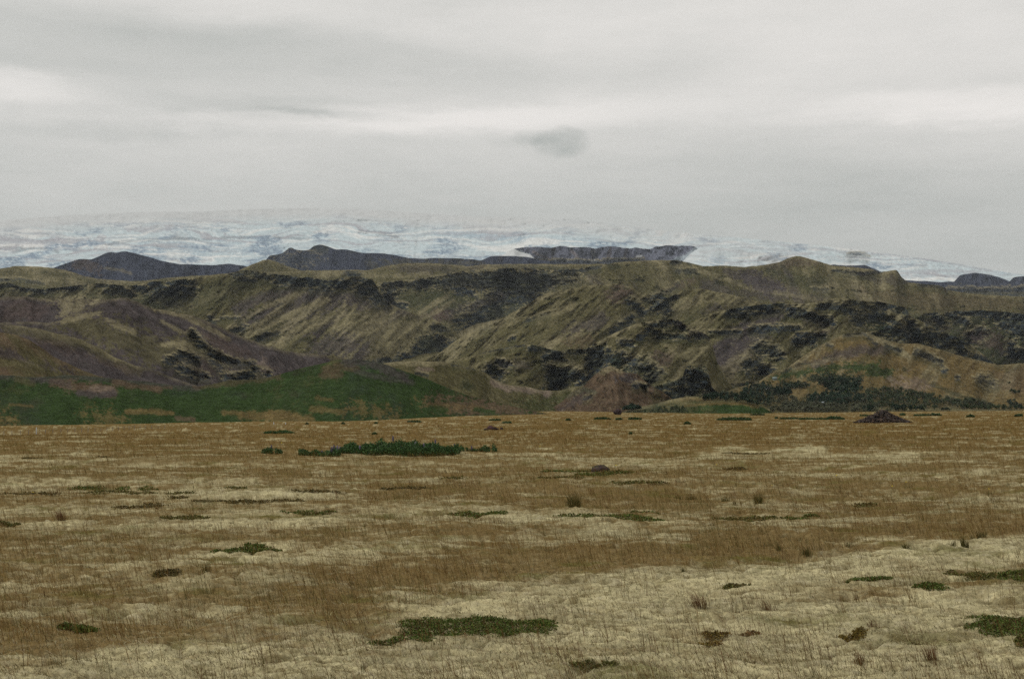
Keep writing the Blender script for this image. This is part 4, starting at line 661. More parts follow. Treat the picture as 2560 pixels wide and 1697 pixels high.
GM = (.076, .104, .020); GO = (.095, .095, .024); GB = (.085, .070, .022)
mats = [
    (B2, [(1350, 1290, 440, 44), (1100, 1270, 120, 26), (1000, 1318, 110, 20), (1640, 1305, 150, 20)], 'largest dark green creeping mat, low in the foreground right of centre', GM, 15000, .05, .016),
    (B2, [(870, 1380, 215, 22), (1010, 1362, 95, 24)], 'narrow green creeping mat just left of and below the largest mat', GM, 5000, .04, .016),
    (B4, [(1850, 1315, 230, 50), (1720, 1262, 110, 16), (1960, 1290, 150, 40)], 'dark green creeping mat cut by the right edge of the photo, near the bottom', GM, 11000, .05, .016),
    (B4, [(1870, 1000, 90, 26), (1960, 990, 90, 24)], 'green creeping mat touching the right edge above the bottom corner mat', GM, 5000, .05, .02),
    (B4, [(1690, 995, 95, 20), (1545, 985, 55, 12)], 'olive green creeping mat between the right edge mat and the brown hollow', GO, 3500, .05, .02),
    (B4, [(1060, 1018, 130, 12)], 'flat green creeping mat at the left end of the brown hollow', GM, 3000, .03, .02),
    (B4, [(1410, 1075, 95, 8)], 'thin green creeping strip under the brown hollow', GM, 1100, .03, .02),
    (B4, [(1925, 1400, 40, 20)], 'small bright green cushion on the right edge below the corner mat', GO, 900, .04, .02),
    (B4, [(310, 1058, 80, 8)], 'slim olive creeping strip on pale moss right of centre', GO, 800, .03, .02),
    (B4, [(960, 1340, 80, 14), (1010, 1330, 40, 14)], 'ochre and green creeping patch on pale moss at lower right', (.14, .10, .02), 1500, .04, .018),
    (B3, [(1330, 1330, 80, 14), (1300, 1380, 60, 16)], 'yellow and orange tinged creeping patch at the lower middle right', (.16, .115, .03), 1400, .03, .018),
    (B3, [(1520, 1310, 60, 11)], 'orange tinged creeping patch right of the yellow patch', (.15, .09, .03), 900, .03, .018),
    (B3, [(640, 1525, 140, 11)], 'ochre green creeping strip at the very bottom of the photo', GO, 700, .02, .016),
    (B1, [(1390, 872, 200, 13), (1430, 855, 60, 18)], 'humped dark green creeping mat alone left of centre', GM, 5000, .07, .025),
    (B1, [(440, 1305, 115, 14)], 'dark green creeping mat in brown grass at lower left', GM, 2200, .05, .02),
    (B1, [(940, 1000, 80, 10)], 'brown green creeping strip on pale moss at left', GB, 1000, .04, .02),
    (B1, [(1150, 570, 100, 9), (1260, 582, 60, 9), (1390, 590, 120, 14), (1610, 585, 110, 11)], 'long dark olive creeping band left of centre, middle distance', GB, 6000, .06, .03),
    (B1, [(780, 603, 165, 9), (860, 588, 60, 10)], 'dark olive creeping strip left of the long olive band', GB, 2600, .06, .03),
    (B1, [(1040, 683, 155, 9)], 'green creeping strip below the long olive band', GO, 2200, .05, .03),
    (B1, [(1740, 655, 155, 7)], 'green creeping strip at lower right of the long olive band', GM, 1800, .05, .03),
    (B1, [(490, 483, 115, 8)], 'upper left one of the dark creeping strips at far left', GM, 1700, .06, .035),
    (B1, [(690, 489, 42, 6), (830, 490, 60, 6)], 'pair of joined dark creeping strips right of the upper left strip', GM, 1300, .06, .035),
    (B1, [(130, 515, 140, 11), (270, 517, 80, 6)], 'dark olive creeping mat crossing the left edge of the photo', GB, 2200, .06, .035),
    (B1, [(640, 513, 185, 7), (800, 512, 110, 5)], 'long thin olive creeping strip under the pair of dark strips', GO, 2200, .05, .035),
    (B1, [(1030, 516, 95, 4)], 'hair-thin olive creeping strip right of the pair of dark strips', GO, 700, .05, .035),
    (B1, [(1010, 540, 70, 6)], 'small brown creeping patch above the long olive band', GB, 700, .05, .035),
    (B1, [(50, 715, 60, 10)], 'small green creeping mat on the left edge in the middle of the plain', GO, 1000, .05, .03),
    (B1, [(1320, 503, 80, 4)], 'hair-thin green strip above the right end of the long olive band', GO, 600, .05, .035),
    (B1, [(170, 330, 60, 6), (590, 325, 60, 4)], 'brown creeping strips on the pale patch at upper left', GB, 900, .06, .05),
    (B2, [(1340, 662, 175, 9)], 'green creeping strip in the centre below the tall brown grass', GM, 2600, .06, .03),
    (B3, [(560, 665, 140, 9), (700, 675, 100, 11), (850, 685, 120, 16), (950, 700, 90, 14)], 'long dark green creeping mat right of centre, widening to the right', GM, 7000, .07, .03),
    (B3, [(930, 645, 90, 5)], 'thin green strip just above the long widening mat', GM, 900, .05, .03),
    (B3, [(1790, 678, 85, 9), (1860, 666, 50, 7)], 'dark hooked creeping mat in the right half, middle of the plain', GM, 2200, .08, .03),
    (B3, [(1500, 678, 190, 10)], 'olive grassy patch left of the dark hooked mat', GO, 2200, .06, .03),
    (B3, [(430, 412, 110, 5), (560, 402, 60, 8)], 'green creeping strip at the left foot of the dark boulder', GM, 1600, .08, .045),
    (B3, [(620, 432, 90, 9), (780, 429, 110, 4)], 'green creeping mat in front of the dark boulder', GM, 2200, .07, .045),
    (B3, [(760, 412, 100, 5)], 'thin green strip right of the dark boulder', GO, 900, .06, .045),
    (B3, [(890, 490, 170, 6)], 'long olive creeping strip below the dark boulder', GO, 1600, .06, .04),
    (B3, [(1430, 384, 75, 7)], 'brown green creeping mat right of the dark boulder', GB, 1200, .08, .045),
    (B3, [(460, 469, 170, 3)], 'hair-thin olive strip left below the dark boulder', GO, 800, .05, .04),
    (B3, [(1500, 294, 140, 4)], 'dark broken creeping line along the top of the pale mound', GB, 900, .08, .06),
    (B2, [(1200, 457, 90, 4)], 'thin olive strip in the centre between boulder and lupines', GO, 600, .06, .04),
    (B2, [(930, 517, 150, 5)], 'olive brown creeping strip left of the tall brown grass', GB, 1000, .05, .04),
    (B2, [(430, 528, 150, 5)], 'olive brown thin strip above the left part of the green strips', GB, 1000, .05, .04),
    (B4, [(1040, 578, 70, 10)], 'ochre green low patch in the middle right of the plain', GO, 900, .06, .035),
]
for zn, bl, lab, col, n, hg, lf in mats:
    mat_plant(bl, zn, lab, col, n, hg * .8, lf, brown=.12)

# ---- lupines and far bushes
import bmesh
_ico = {}
def ico(sub):
    if sub not in _ico:
        bm = bmesh.new(); bmesh.ops.create_icosphere(bm, subdivisions=sub, radius=1)
        _ico[sub] = (np.array([v.co[:] for v in bm.verts]), np.array([[v.index for v in f.verts] for f in bm.faces])); bm.free()
    return _ico[sub]
def bush(x0, x1, yb, tops, label, n, name='bush', cat_='bush', group=None, col=(.038, .078, .022), leaf=.07, depth=.5, flowers=0, gaps=.0, bow=0):
    xs_, ts_ = zip(*tops)
    x = rng.uniform(x0, x1, n * 2); d = rng.uniform(-1, 1, n * 2)
    if gaps: k = fbm(x / 9, d * 0 + yb, 3, int(x0) % 50) > gaps - .5; x, d = x[k], d[k]
    x, d = x[:n], d[:n]; n = len(x)
    Xc, Yc = to_ground(x, np.interp(x, [x0, (x0 + x1) / 2, x1], [yb, yb + bow, yb]))
    hh = np.maximum(yb - np.interp(x, xs_, ts_), 1.5) * Yc / F
    Yy = Yc + d * depth * (.4 + .6 * np.clip(hh / max(hh.max(), .01), 0, 1)); Xx = Xc * Yy / Yc
    top = hh * (1 - .45 * d * d) * (.78 + .5 * fbm(Xx / .35, Yy / .35, 2, 5))
    z = g_full(Xx, Yy); u = rng.uniform(0, 1, n) ** .7
    cx, cy = float(Xx.mean()), float(Yy.mean()); zc = float(g_full(np.array([cx]), np.array([cy]))[0])
    P = np.stack([Xx - cx, Yy - cy, z - zc + u * top], -1)
    V1, F1, C1 = leaves(P, rng.uniform(.5, 1.2, n) * leaf, vary(col, n, .45), .8, .55)
    m = max(n // 14, 6); k = rng.integers(0, n, m)
    Vs, Fs, Cs = blades(Xx[k] - cx, Yy[k] - cy, z[k] - zc, top[k] * 1.02, np.full(m, .012 + Yc.mean() * .00008), rng.normal(0, .15, m), rng.normal(0, .15, m), vary((.06, .08, .03), m), vary((.06, .08, .03), m))
    Va, Fa, Ca = cat([(V1, F1, C1), (Vs, Fs, Cs)])
    if not flowers: return tag(mesh_obj(name, Va, Fa, M_leaf, Ca, loc=(cx, cy, zc)), label, cat_, group)
    root = empty(name, (cx, cy, zc), label, cat_, group)
    mesh_obj('foliage', Va, Fa, M_leaf, Ca, parent=root)
    if flowers:
        k = rng.integers(0, n, flowers)
        for j in k:
            v_, f_ = ico(2); v_ = v_ * (1 + .35 * fbm(v_[:, 0] * 3 + j, v_[:, 2] * 6 + v_[:, 1] * 3, 3, 5))[:, None] * np.array([[.035, .035, .12]]) + np.array([[Xx[j] - cx, Yy[j] - cy, z[j] - zc + top[j] + .05]])
            mesh_obj('flower_spike', v_, f_, M_leaf, np.tile((.085, .072, .10), (len(v_), 1)) * rng.uniform(.7, 1.3), True, parent=root); continue
            q = np.stack([np.full(14, Xx[j] - cx), np.full(14, Yy[j] - cy), z[j] - zc + top[j] * .95 + np.linspace(-.04, .16, 14)], -1) + rng.normal(0, .012, (14, 3))
            Vv, Fc, Cc = leaves(q, np.full(14, .045), vary((.13, .10, .16), 14, .3), .3, .9); mesh_obj('flower_spike', Vv, Fc, M_leaf, Cc, parent=root)
    return root
def Q(pts): return [(p[0] / 3.816 + 640, p[1] / 3.816 + 1040) for p in pts]
LT = Q([(800, 330), (850, 275), (930, 240), (990, 290), (1060, 245), (1130, 245), (1180, 205), (1250, 225), (1330, 208), (1430, 210), (1520, 200), (1560, 240), (1640, 250), (1680, 222), (1740, 245), (1800, 280), (1890, 280), (1930, 245), (1945, 330)])
bush(849, 1149, 1131, LT, 'large dark green lupine thicket in the middle of the plain', 17000, 'lupine_thicket', 'lupines', 'lupine clumps', leaf=.085, depth=1.6, flowers=9, bow=5)
bush(742, 850, 1136, Q([(390, 310), (410, 290), (440, 320), (520, 330), (560, 300), (640, 330), (700, 310), (760, 265), (790, 330)]), 'lower sparse lupine clump touching the left end of the big thicket', 3200, 'lupine_clump', 'lupines', 'lupine clumps', leaf=.08, depth=.8, flowers=4, gaps=.18, bow=2)
bush(1150, 1242, 1127, Q([(1950, 270), (1975, 290), (2050, 310), (2150, 300), (2180, 265), (2230, 300), (2275, 250), (2290, 300)]), 'scattered thin lupine stems trailing off the right end of the big thicket', 1500, 'lupine_clump', 'lupines', 'lupine clumps', leaf=.075, depth=.6, flowers=1, gaps=.42)
bush(656, 709, 1136, Q([(60, 330), (100, 310), (175, 290), (200, 320), (250, 330)]), 'small separate lupine clump, leftmost of the lupines', 1100, 'lupine_clump', 'lupines', 'lupine clumps', leaf=.08, depth=.5, flowers=1, gaps=.2)
bush(660, 736, 1083, [(660, 1079), (685, 1075), (700, 1073), (720, 1075), (736, 1080)], 'low dark green bush behind and left of the lupine thicket', 2600, 'bush', 'bush', 'low bushes far out on the plain', leaf=.13, depth=1.2)
FB = 'low bushes far out on the plain'
for x0, x1, yb, h, lab, n in [
    (932, 942, 1086.5, 6, 'tiny round green bush above the left half of the lupine thicket', 260), (854, 861, 1060, 5, 'tiny dark bush on the far edge under the green hill, left of its twin', 160),
    (937, 943, 1059, 4.5, 'tiny dark bush on the far edge under the green hill, right of its twin', 140), (765, 770, 1060.5, 3.5, 'smallest dark bush on the far edge above the low bush at left', 90),
    (1020, 1052, 1055, 3, 'flat green bush strip at the foot of the green hill', 420), (1222, 1250, 1051.5, 3.5, 'flat green bush strip above the little rock heap', 420), (1256, 1279, 1058.5, 4, 'small green bush right of and above the little rock heap', 380),
    (1415, 1426, 1051, 5, 'small dark bush on the far plain below the rocky bowl', 220), (1486, 1526, 1048.5, 4.5, 'dark green bush strip left below the upright far boulder', 600), (1540, 1556, 1049.5, 3, 'tiny dark bush strip right below the upright far boulder', 220), (1572, 1603, 1048.5, 4.5, 'dark green bush strip below the trees beside the far boulder', 560),
    (1573, 1580, 1087, 7, 'lone tiny green sprig bush in brown grass right of centre', 160), (1711, 1726, 1060.5, 8, 'round green bush standing alone on the plain right of centre', 420), (1793, 1878, 1050, 7, 'widest dark green bush strip on the right half of the plain', 1800),
    (1876, 1911, 1038, 3, 'thin dark bush strip under the wood, close to the far edge', 420), (1938, 1944, 1047, 4, 'tiny bush between the widest strip and the long one near the stone heap', 120), (1950, 1996, 1048, 4, 'left part of the dark bush row left of the stone heap', 700), (1998, 2068, 1049, 5.5, 'middle part of the dark bush row left of the stone heap', 1200), (2066, 2111, 1048, 8, 'right end of the dark bush row, next to the stone heap', 1100),
    (2150, 2175, 1040, 3, 'thin dark bush strip right behind the stone heap on its left', 260), (2251, 2262, 1039, 6.5, 'round dark bush at the right shoulder of the stone heap', 300), (2285, 2330, 1039.5, 3.5, 'flat dark bush strip right of the stone heap', 620), (2325, 2354, 1039.5, 6, 'humped dark bush at the right end of the strip beside the stone heap', 520),
    (2417, 2436, 1043, 6, 'greyish green bush alone far right of the stone heap', 420), (2537, 2556, 1040.5, 6, 'dark green bush near the right edge of the far plain', 420)]:
    m = (x0 + x1) / 2; w = (x1 - x0) / 2
    tops = [(x0, yb - h * .3)] + [(x0 + t * 2 * w, yb - h * (.55 + .6 * random.random())) for t in (.2, .35, .5, .65, .8)] + [(x1, yb - h * .3)]
    if w < 14: tops = [(x0, yb - h * .4), (m, yb - h * 1.05), (x1, yb - h * .4)]
    dd = float(to_ground(np.array([m]), np.array([yb]))[1][0])
    bush(x0, x1, yb, tops, lab, n, 'bush', 'bush', FB, leaf=min(.9, max(.10, dd * .0012)), depth=min(3, w * dd / F * .6 + .3), col=(.032, .060, .020))

# ---- rocks
import bmesh
def rock(size, seed, sub=3, planes=14, rough=.06):
    r = np.random.default_rng(seed); Vv, Fc = ico(sub); Vv = Vv.copy()
    N_ = r.normal(size=(planes, 3)); N_ /= np.linalg.norm(N_, axis=1)[:, None]; dd = r.uniform(.55, .95, planes)
    dp = Vv @ N_.T; s = np.min(np.where(dp > .05, dd[None, :] / np.maximum(dp, .05), 9), 1)
    Vv = Vv * np.minimum(s, 1)[:, None]
    Vv = Vv * (1 + rough * fbm(Vv[:, 0] * 2.2 + seed, Vv[:, 1] * 2.2 + Vv[:, 2] * 1.7, 4, seed))[:, None]
    return Vv * np.asarray(size)[None, :], Fc
def rot_z(v, a):
    c, s = math.cos(a), math.sin(a); return np.stack([v[:, 0] * c - v[:, 1] * s, v[:, 0] * s + v[:, 1] * c, v[:, 2]], -1)
# dark boulder
X, Y, Z = ground_pt(1496, 1180)
v, f = rock((.29, .26, .26), 5, 4, 18, .14); v[:, 2] = v[:, 2] * .85 + .0; 
c = np.tile((.050, .038, .036), (len(v), 1)) * (1 + .5 * fbm(v[:, 0] * 9, v[:, 2] * 9 + v[:, 1] * 5, 4, 3))[:, None]
c = mixc(c, (.09, .10, .035), sst(.1, .5, fbm(v[:, 0] * 6, v[:, 2] * 6 + v[:, 1] * 4, 3, 8)) * .8)
tag(mesh_obj('boulder', v, f, M_rock, c, True, loc=(X, Y, Z + .02)), 'dark mossy lava boulder with a rounded top, alone right of centre', 'boulder')
# mossy hummock on its left
mat_plant([(600, 400, 60, 10)], B3, 'green moss collar on the left side of the dark boulder', GO, 1500, .12, .03, name='moss_cushion', cat_='moss')
# small rock heap
for i, (x, yb, w, h, lab) in enumerate([(1216, 1073, 16, 6, 'leftmost and flattest rock of the little heap'), (1226, 1072, 18, 11, 'tallest rock of the little heap, reddish'), (1236, 1073, 13, 7, 'middle dark rock of the little heap'), (1243, 1072.5, 9, 5, 'right rock of the little heap, low and dark'), (1254, 1072.5, 9, 7, 'round dark rock standing just off the right of the little heap')]):
    X, Y, Z = ground_pt(x, yb); s = Y / F
    v, f = rock((w * s * .56, w * s * .5, h * s * .62), 40 + i, 3, 12, .12)
    c = np.tile((.042, .030, .030) if i != 1 else (.066, .040, .042), (len(v), 1)) * (1 + .5 * fbm(v[:, 0] * 3, v[:, 2] * 4, 3, i))[:, None]
    tag(mesh_obj('rock', rot_z(v, i * 1.3), f, M_rock, c, True, loc=(X, Y, Z + h * s * .35)), lab, 'rock', 'rocks of the little heap in the middle distance')
# big stone heap
def stone_heap():
    X, Y, Z = ground_pt(2207, 1056.5); s = Y / F; R0 = 72 * s; prof = [(0, 31.0), (.12, 29), (.25, 23), (.45, 15), (.7, 7.5), (.9, 2.5), (1, 0)]
    pr, ph = zip(*prof)
    parts = []
    nr, na = 26, 72; rr = np.linspace(0, 1, nr)[:, None] * np.ones((1, na)); aa = np.linspace(0, 2 * np.pi, na)[None, :] * np.ones((nr, 1))
    hz = np.interp(rr, pr, ph) * s * .93 + .12 * fbm(rr * np.cos(aa) * 6, rr * np.sin(aa) * 6, 3, 4) * (1 - rr)
    core = np.stack([rr * np.cos(aa) * R0, rr * np.sin(aa) * R0 * .75, hz - .15], -1).reshape(-1, 3)
    q = grid_faces(nr, na); parts.append((core, np.concatenate([q[:, [0, 1, 2]], q[:, [0, 2, 3]]]), np.tile((.03, .024, .022), (len(core), 1))))
    for i in range(900):
        a = rng.uniform(0, 6.283); r = rng.uniform(0, 1.02) ** .6; z = np.interp(r, pr, ph) * s
        k = rng.uniform(.07, .24) * (1.0 if r < .9 else .7)
        v, f = rock((k * rng.uniform(.8, 1.3), k * rng.uniform(.7, 1.1), k * rng.uniform(.45, .9)), int(rng.integers(1, 400)), 1, 9, .1)
        v = rot_z(v, rng.uniform(0, 6.28)) + np.array([[r * math.cos(a) * R0, r * math.sin(a) * R0 * .75, z - .04 + rng.uniform(-.03, .06)]])
        base = [(.056, .044, .036), (.044, .038, .036), (.080, .058, .044), (.095, .085, .080)][int(rng.choice(4, p=[.4, .33, .2, .07]))]
        parts.append((v, f, np.tile(base, (len(v), 1)) * rng.uniform(.6, 1.4)))
    Vv, Fc, Cc = cat(parts)
    tag(mesh_obj('stone_heap', Vv, Fc, M_rock, Cc, loc=(X, Y, Z)), 'large conical heap of dark brown lava stones far out on the right', 'stone heap')
stone_heap()
# upright far boulder at the foot of the brown pyramid
p = surf('brown_pyramid', 1542, 1033); X, Y = to_ground(np.array([1542.]), np.array([1036.])); Y = min(float(Y[0]), 700.); a_, s_ = ray(1542, 1036.5)
v, f = rock((12.5 * Y / F * 1.0, 9 * Y / F, 10.5 * Y / F), 77, 3, 9, .12)
c = np.tile((.045, .032, .032), (len(v), 1)) * (1 + .4 * fbm(v[:, 0], v[:, 2], 3, 5))[:, None]
tag(mesh_obj('boulder', v, f, M_rock, c, True, loc=(float(a_) * Y, Y, CAMZ + float(s_) * Y + 6.5 * Y / F)), 'big upright reddish boulder at the far edge of the plain, beside dark trees', 'boulder')

# ---- tall tufts
def tuft(zn, x, yb, w, h, label, n=60, col=(.060, .058, .020), tip=(.12, .085, .03), lean=.12):
    (cx, cy), = zn([(x, yb)]); X, Y, Z = ground_pt(cx, cy); s = Y / F / 2.25; W_ = w * s; Hh = h * s
    bx = rng.normal(0, .22, n) * W_; by = rng.normal(0, .18, n) * W_
    hh = Hh * rng.uniform(.5, 1.12, n) * (1 - .25 * np.abs(bx) / W_)
    Vv, Fc, Cc = blades(bx, by, np.full(n, -.02), hh, np.full(n, max(.004, .5 * Y / F)), bx / W_ * .7 - lean + rng.normal(0, .12, n), rng.normal(0, .15, n), vary(col, n, .3), vary(tip, n, .3))
    return tag(mesh_obj('grass_tuft', Vv, Fc, M_grass, Cc, loc=(X, Y, Z)), label, 'grass tuft', 'tall grass tufts')
for a in [(B3, 530, 608, 90, 105, 'widest dark brown tuft in the tall grass right of centre', 240), (B3, 1568, 572, 55, 75, 'dense dark green tuft, right end of the tall grass band', 150), (B3, 1434, 590, 22, 50, 'small narrow tuft left of the dense dark one', 40), (B3, 722, 622, 20, 42, 'small narrow tuft right of the widest brown tuft', 36), (B3, 1190, 548, 50, 60, 'bushy olive tuft in the middle of the tall grass band', 90), (B3, 1120, 545, 40, 50, 'olive tuft just left of the bushy one', 60), (B3, 1380, 560, 70, 45, 'loose olive tuft left of the small narrow one', 80),
          (B4, 1540, 836, 26, 66, 'upright dark green tuft, left of the close pair at right', 46), (B4, 1596, 834, 22, 84, 'tallest dark green tuft, left of the close pair at right', 60), (B4, 1618, 834, 18, 56, 'shorter dark green tuft, right of the close pair at right', 44), (B4, 1648, 800, 18, 60, 'thin dark tuft behind the close pair', 30), (B4, 710, 888, 50, 62, 'leaning green tuft on the edge of the pale ground, right of centre', 90), (B4, 555, 872, 34, 62, 'green tuft left of the leaning one', 50), (B4, 1270, 845, 60, 48, 'wide loose green tuft between the leaning one and the close pair', 70), (B4, 22, 968, 22, 42, 'small green tuft at the left end of the pale ground edge', 40), (B4, 950, 828, 30, 50, 'thin green tuft in the brown band right of the leaning one', 40), (B4, 1700, 795, 60, 60, 'broad brown tuft right of the close pair', 80),
          (B4, 1090, 1300, 60, 90, 'sparse reddish stalks leaning left on pale moss, lower right', 26), (B4, 1320, 1385, 60, 60, 'olive tuft low at the right with a few stalks', 70), (B4, 1420, 1480, 90, 130, 'tall sparse stalks leaning left near the bottom right', 36), (B4, 1020, 1470, 70, 110, 'two-tone sparse stalks near the bottom, right of centre', 24), (B3, 1240, 1190, 110, 120, 'big sparse reddish tuft leaning left, right of centre', 60), (B3, 1640, 1195, 90, 130, 'sparse reddish tuft leaning left at the right of the big one', 44), (B1, 345, 690, 60, 90, 'reddish tuft standing out at the left of the plain', 80), (B1, 1160, 990, 50, 100, 'leaning brown and green tuft left of centre', 44)]:
    zn, x, yb, w, h, lab, n = a
    sp_ = n < 62 and h > 85
    red = 'reddish' in lab or 'sparse' in lab
    tuft(zn, x, yb, w, h, lab, n, (.085, .062, .025) if red else (.062, .064, .020), (.17, .075, .045) if red else (.11, .085, .03), .35 if red else .12)

# ---- yellow flowers
def flower(x, y, label, px=4.5):
    X, Y, Z = ground_pt(x, y + 6); s = Y / F; root = empty('yellow_flower', (X, Y, Z), label, 'flower', 'yellow flowers'); h = .14 + 2 * s
    Vv, Fc, Cc = blades(np.zeros(2), np.array([0, .004]), np.zeros(2), np.full(2, h), np.full(2, .006), np.full(2, .1), np.zeros(2), vary((.08, .1, .03), 2), vary((.08, .1, .03), 2)); mesh_obj('stem', Vv, Fc, M_leaf, Cc, parent=root)
    r = px * s * .5; v, f = ico(1); n = 7; parts = []
    for i in range(n):
        q = v * np.array([[r * .55, r * .3, r * .18]]); q = q + np.array([[r * .5, 0, 0]]); t = rng.uniform(.1, .6); q = np.stack([q[:, 0] * math.cos(t), q[:, 1], q[:, 2] + q[:, 0] * math.sin(t)], -1)
        q = rot_z(q, i * 6.283 / n) + np.array([[.1 * h, 0, h]]); parts.append((q, f, np.ones((len(q), 3))))
    Vv, Fc, Cc = cat(parts); mesh_obj('flower_head', Vv, Fc, M_petal, None, True, parent=root)
for x, y, lab, px in [(1539, 1177, 'brightest yellow flower, just right of the dark boulder', 6), (1790, 1169, 'yellow flower beside the brown mat right of the boulder', 5), (1929, 1224, 'yellow flower above the dark dense tuft at right', 5), (2090, 1200, 'yellow flower in brown grass below the pale mound', 5), (2229, 1221, 'left of two neighbouring yellow flowers at right', 4.5), (2264, 1215, 'right of two neighbouring yellow flowers at right', 5), (2471, 1229, 'yellow flower nearest the right edge', 5), (1349, 1119, 'yellow flower right of the lupine stems in the middle distance', 4), (80, 1238, 'yellow flower near the left edge below the dark creeping strips', 4), (703, 1111, 'yellow flower above the small separate lupine clump', 4)]:
    flower(x, y, lab, px)

# ---- fence under the green hill
def fence():
    xs_ = [-40, -18, 10, 30, 51.5, 71.5, 91, 113.5, 132.5, 152, 169.5, 187, 204, 220, 237, 252, 267, 281, 296, 310, 323, 336, 350, 364, 379, 395, 412]
    root = empty('fence', (0, 0, 0), 'low wire fence of thin grey posts under the green hill at far left', 'fence')
    tops = []
    for i, x in enumerate(xs_):
        Y = np.interp(x, [-40, 420], [262, 372]); a, _ = ray(x, 1080); X = float(a) * Y; z = float(g_full(np.array([X]), np.array([Y]))[0])
        big = abs(x - 91) < 1
        h = 1.45 if big else rng.uniform(.85, 1.0); r = .11 if big else .055
        n = 8; ang = np.linspace(0, 2 * np.pi, n, endpoint=False); ring = lambda zz, k: np.stack([np.cos(ang) * r * k, np.sin(ang) * r * k, np.full(n, zz)], -1)
        Vv = np.concatenate([ring(-.3, 1), ring(h - .05, .92), ring(h, .55)]) + np.array([[X, Y, z]]); lx = rng.normal(0, .02)
        Vv[n:, 0] += lx
        fs = [[j + k * n, (j + 1) % n + k * n, (j + 1) % n + (k + 1) * n, j + (k + 1) * n] for k in (0, 1) for j in range(n)]
        o = mesh_obj('post', Vv, [np.array(fs), np.array([[2 * n, 2 * n + j, 2 * n + j + 1] for j in range(1, n - 1)])], M_palewood if big else M_wood, parent=root)
        if big: o['label'] = 'thicker pale topped post'
        tops.append((X + lx, Y, z, .9))
    for k in (.35, .6, .82):
        parts = []
        for (p, q) in zip(tops[:-1], tops[1:]):
            A = np.array([p[0], p[1], p[2] + k]); B = np.array([q[0], q[1], q[2] + k]); r = .006
            offs = np.array([[0, 0, r], [0, r, -r], [0, -r, -r]]); v = np.concatenate([A + offs, B + offs])
            parts.append((v, np.array([[0, 1, 4], [0, 4, 3], [1, 2, 5], [1, 5, 4], [2, 0, 3], [2, 3, 5]]), np.ones((6, 3))))
        Vv, Fc, Cc = cat(parts); mesh_obj('wire', Vv, Fc, M_wire, parent=root)
fence()
for x, y, h, lab in [(684.5, 1061, 6, 'pale marker post at the foot of the green hill, left one'), (714, 1060.5, 4.5, 'shorter pale marker post right of the other one under the green hill')]:
    X, Y, Z = ground_pt(x, y); s = Y / F; r = 1.3 * s; hh = h * s; n = 8; ang = np.linspace(0, 2 * np.pi, n, endpoint=False)
    ring = lambda zz, k: np.stack([np.cos(ang) * r * k, np.sin(ang) * r * k, np.full(n, zz)], -1)
    Vv = np.concatenate([ring(-.3, 1), ring(hh * .9, .9), ring(hh, .4)])
    fs = [[j + k * n, (j + 1) % n + k * n, (j + 1) % n + (k + 1) * n, j + (k + 1) * n] for k in (0, 1) for j in range(n)]
    tag(mesh_obj('marker_post', Vv, [np.array(fs), np.array([[2 * n, 2 * n + j, 2 * n + j + 1] for j in range(1, n - 1)])], M_palewood, loc=(X, Y, Z)), lab, 'post')

# ---- trees at the foot of the hills
T = zone(3.816, 1500, 860); U = zone(3.943, 1960, 900)
def crown_geo(kind, seed, n, h):
    r = np.random.default_rng(seed); 
    if kind == 'conifer':
        u = r.uniform(0, 1, n) ** .8; rad = (1 - u) * .26 + .02; a = r.uniform(0, 6.283, n); q = np.sqrt(r.uniform(.25, 1, n))
        P = np.stack([np.cos(a) * rad * q, np.sin(a) * rad * q, .08 + u * .92], -1); s = .16 * (1.1 - .6 * u)
    else:
        nb = 7; cs = np.stack([r.normal(0, .17, nb), r.normal(0, .17, nb), r.uniform(.35, .8, nb)], -1); rs = r.uniform(.14, .24, nb)
        k = r.integers(0, nb, n); d = r.normal(size=(n, 3)); d /= np.linalg.norm(d, axis=1)[:, None]
        P = cs[k] + d * (rs[k] * r.uniform(.5, 1, n))[:, None]; P[:, 2] = np.clip(P[:, 2], .08, 1); s = np.full(n, .12)
    return P * h, s * h
def tree_crown(kind, seed, n, h, col):
    P, s = crown_geo(kind, seed, n, h); k = np.repeat(vary(col, 12, .35), -(-n // 12), 0)[:n]
    return leaves(P, s * 1.15, k * rng.uniform(.75, 1.25, (n, 1)), .5, .9)
def trunk_geo(h, r, seed):
    rr = np.random.default_rng(seed); n = 6; ang = np.linspace(0, 2 * np.pi, n, endpoint=False); V_, F_ = [], []
    def limb(p0, p1, r0, r1):
        b = sum(len(q) for q in V_)
        for p, q in ((p0, r0), (p1, r1)): V_.append(np.stack([np.cos(ang) * q, np.sin(ang) * q, np.zeros(n)], -1) + p)
        for j in range(n):
            a, c = b + j, b + (j + 1) % n; F_.append([a, c, c + n]); F_.append([a, c + n, a + n])
    limb(np.array([0, 0, -.3]), np.array([0, 0, h * .45]), r, r * .7); limb(np.array([0, 0, h * .45]), np.array([0, 0, h * .9]), r * .7, r * .2)
    for _ in range(4):
        a = rr.uniform(0, 6.28); z = rr.uniform(.25, .6) * h; limb(np.array([0, 0, z]), np.array([math.cos(a) * h * .2, math.sin(a) * h * .2, z + h * .18]), r * .4, r * .12)
    return np.concatenate(V_), np.array(F_)
HILLS = ['green_mound', 'wood_mound', 'brown_pyramid', 'ochre_slope', 'valley_bowl', 'cliff_dome', 'rock_knob']
def hill_pt(x, y):
    best = None
    for L_ in HILLS:
        xs_, off, P = LAYERS[L_]
        if not xs_[0] < x < xs_[-1]: continue
        p = surf(L_, x, y); _, s = ray(x, y)
        if abs((p[2] - CAMZ) / p[1] - float(s)) * F > 3: continue
        if best is None or p[1] < best[1]: best = p
    return best
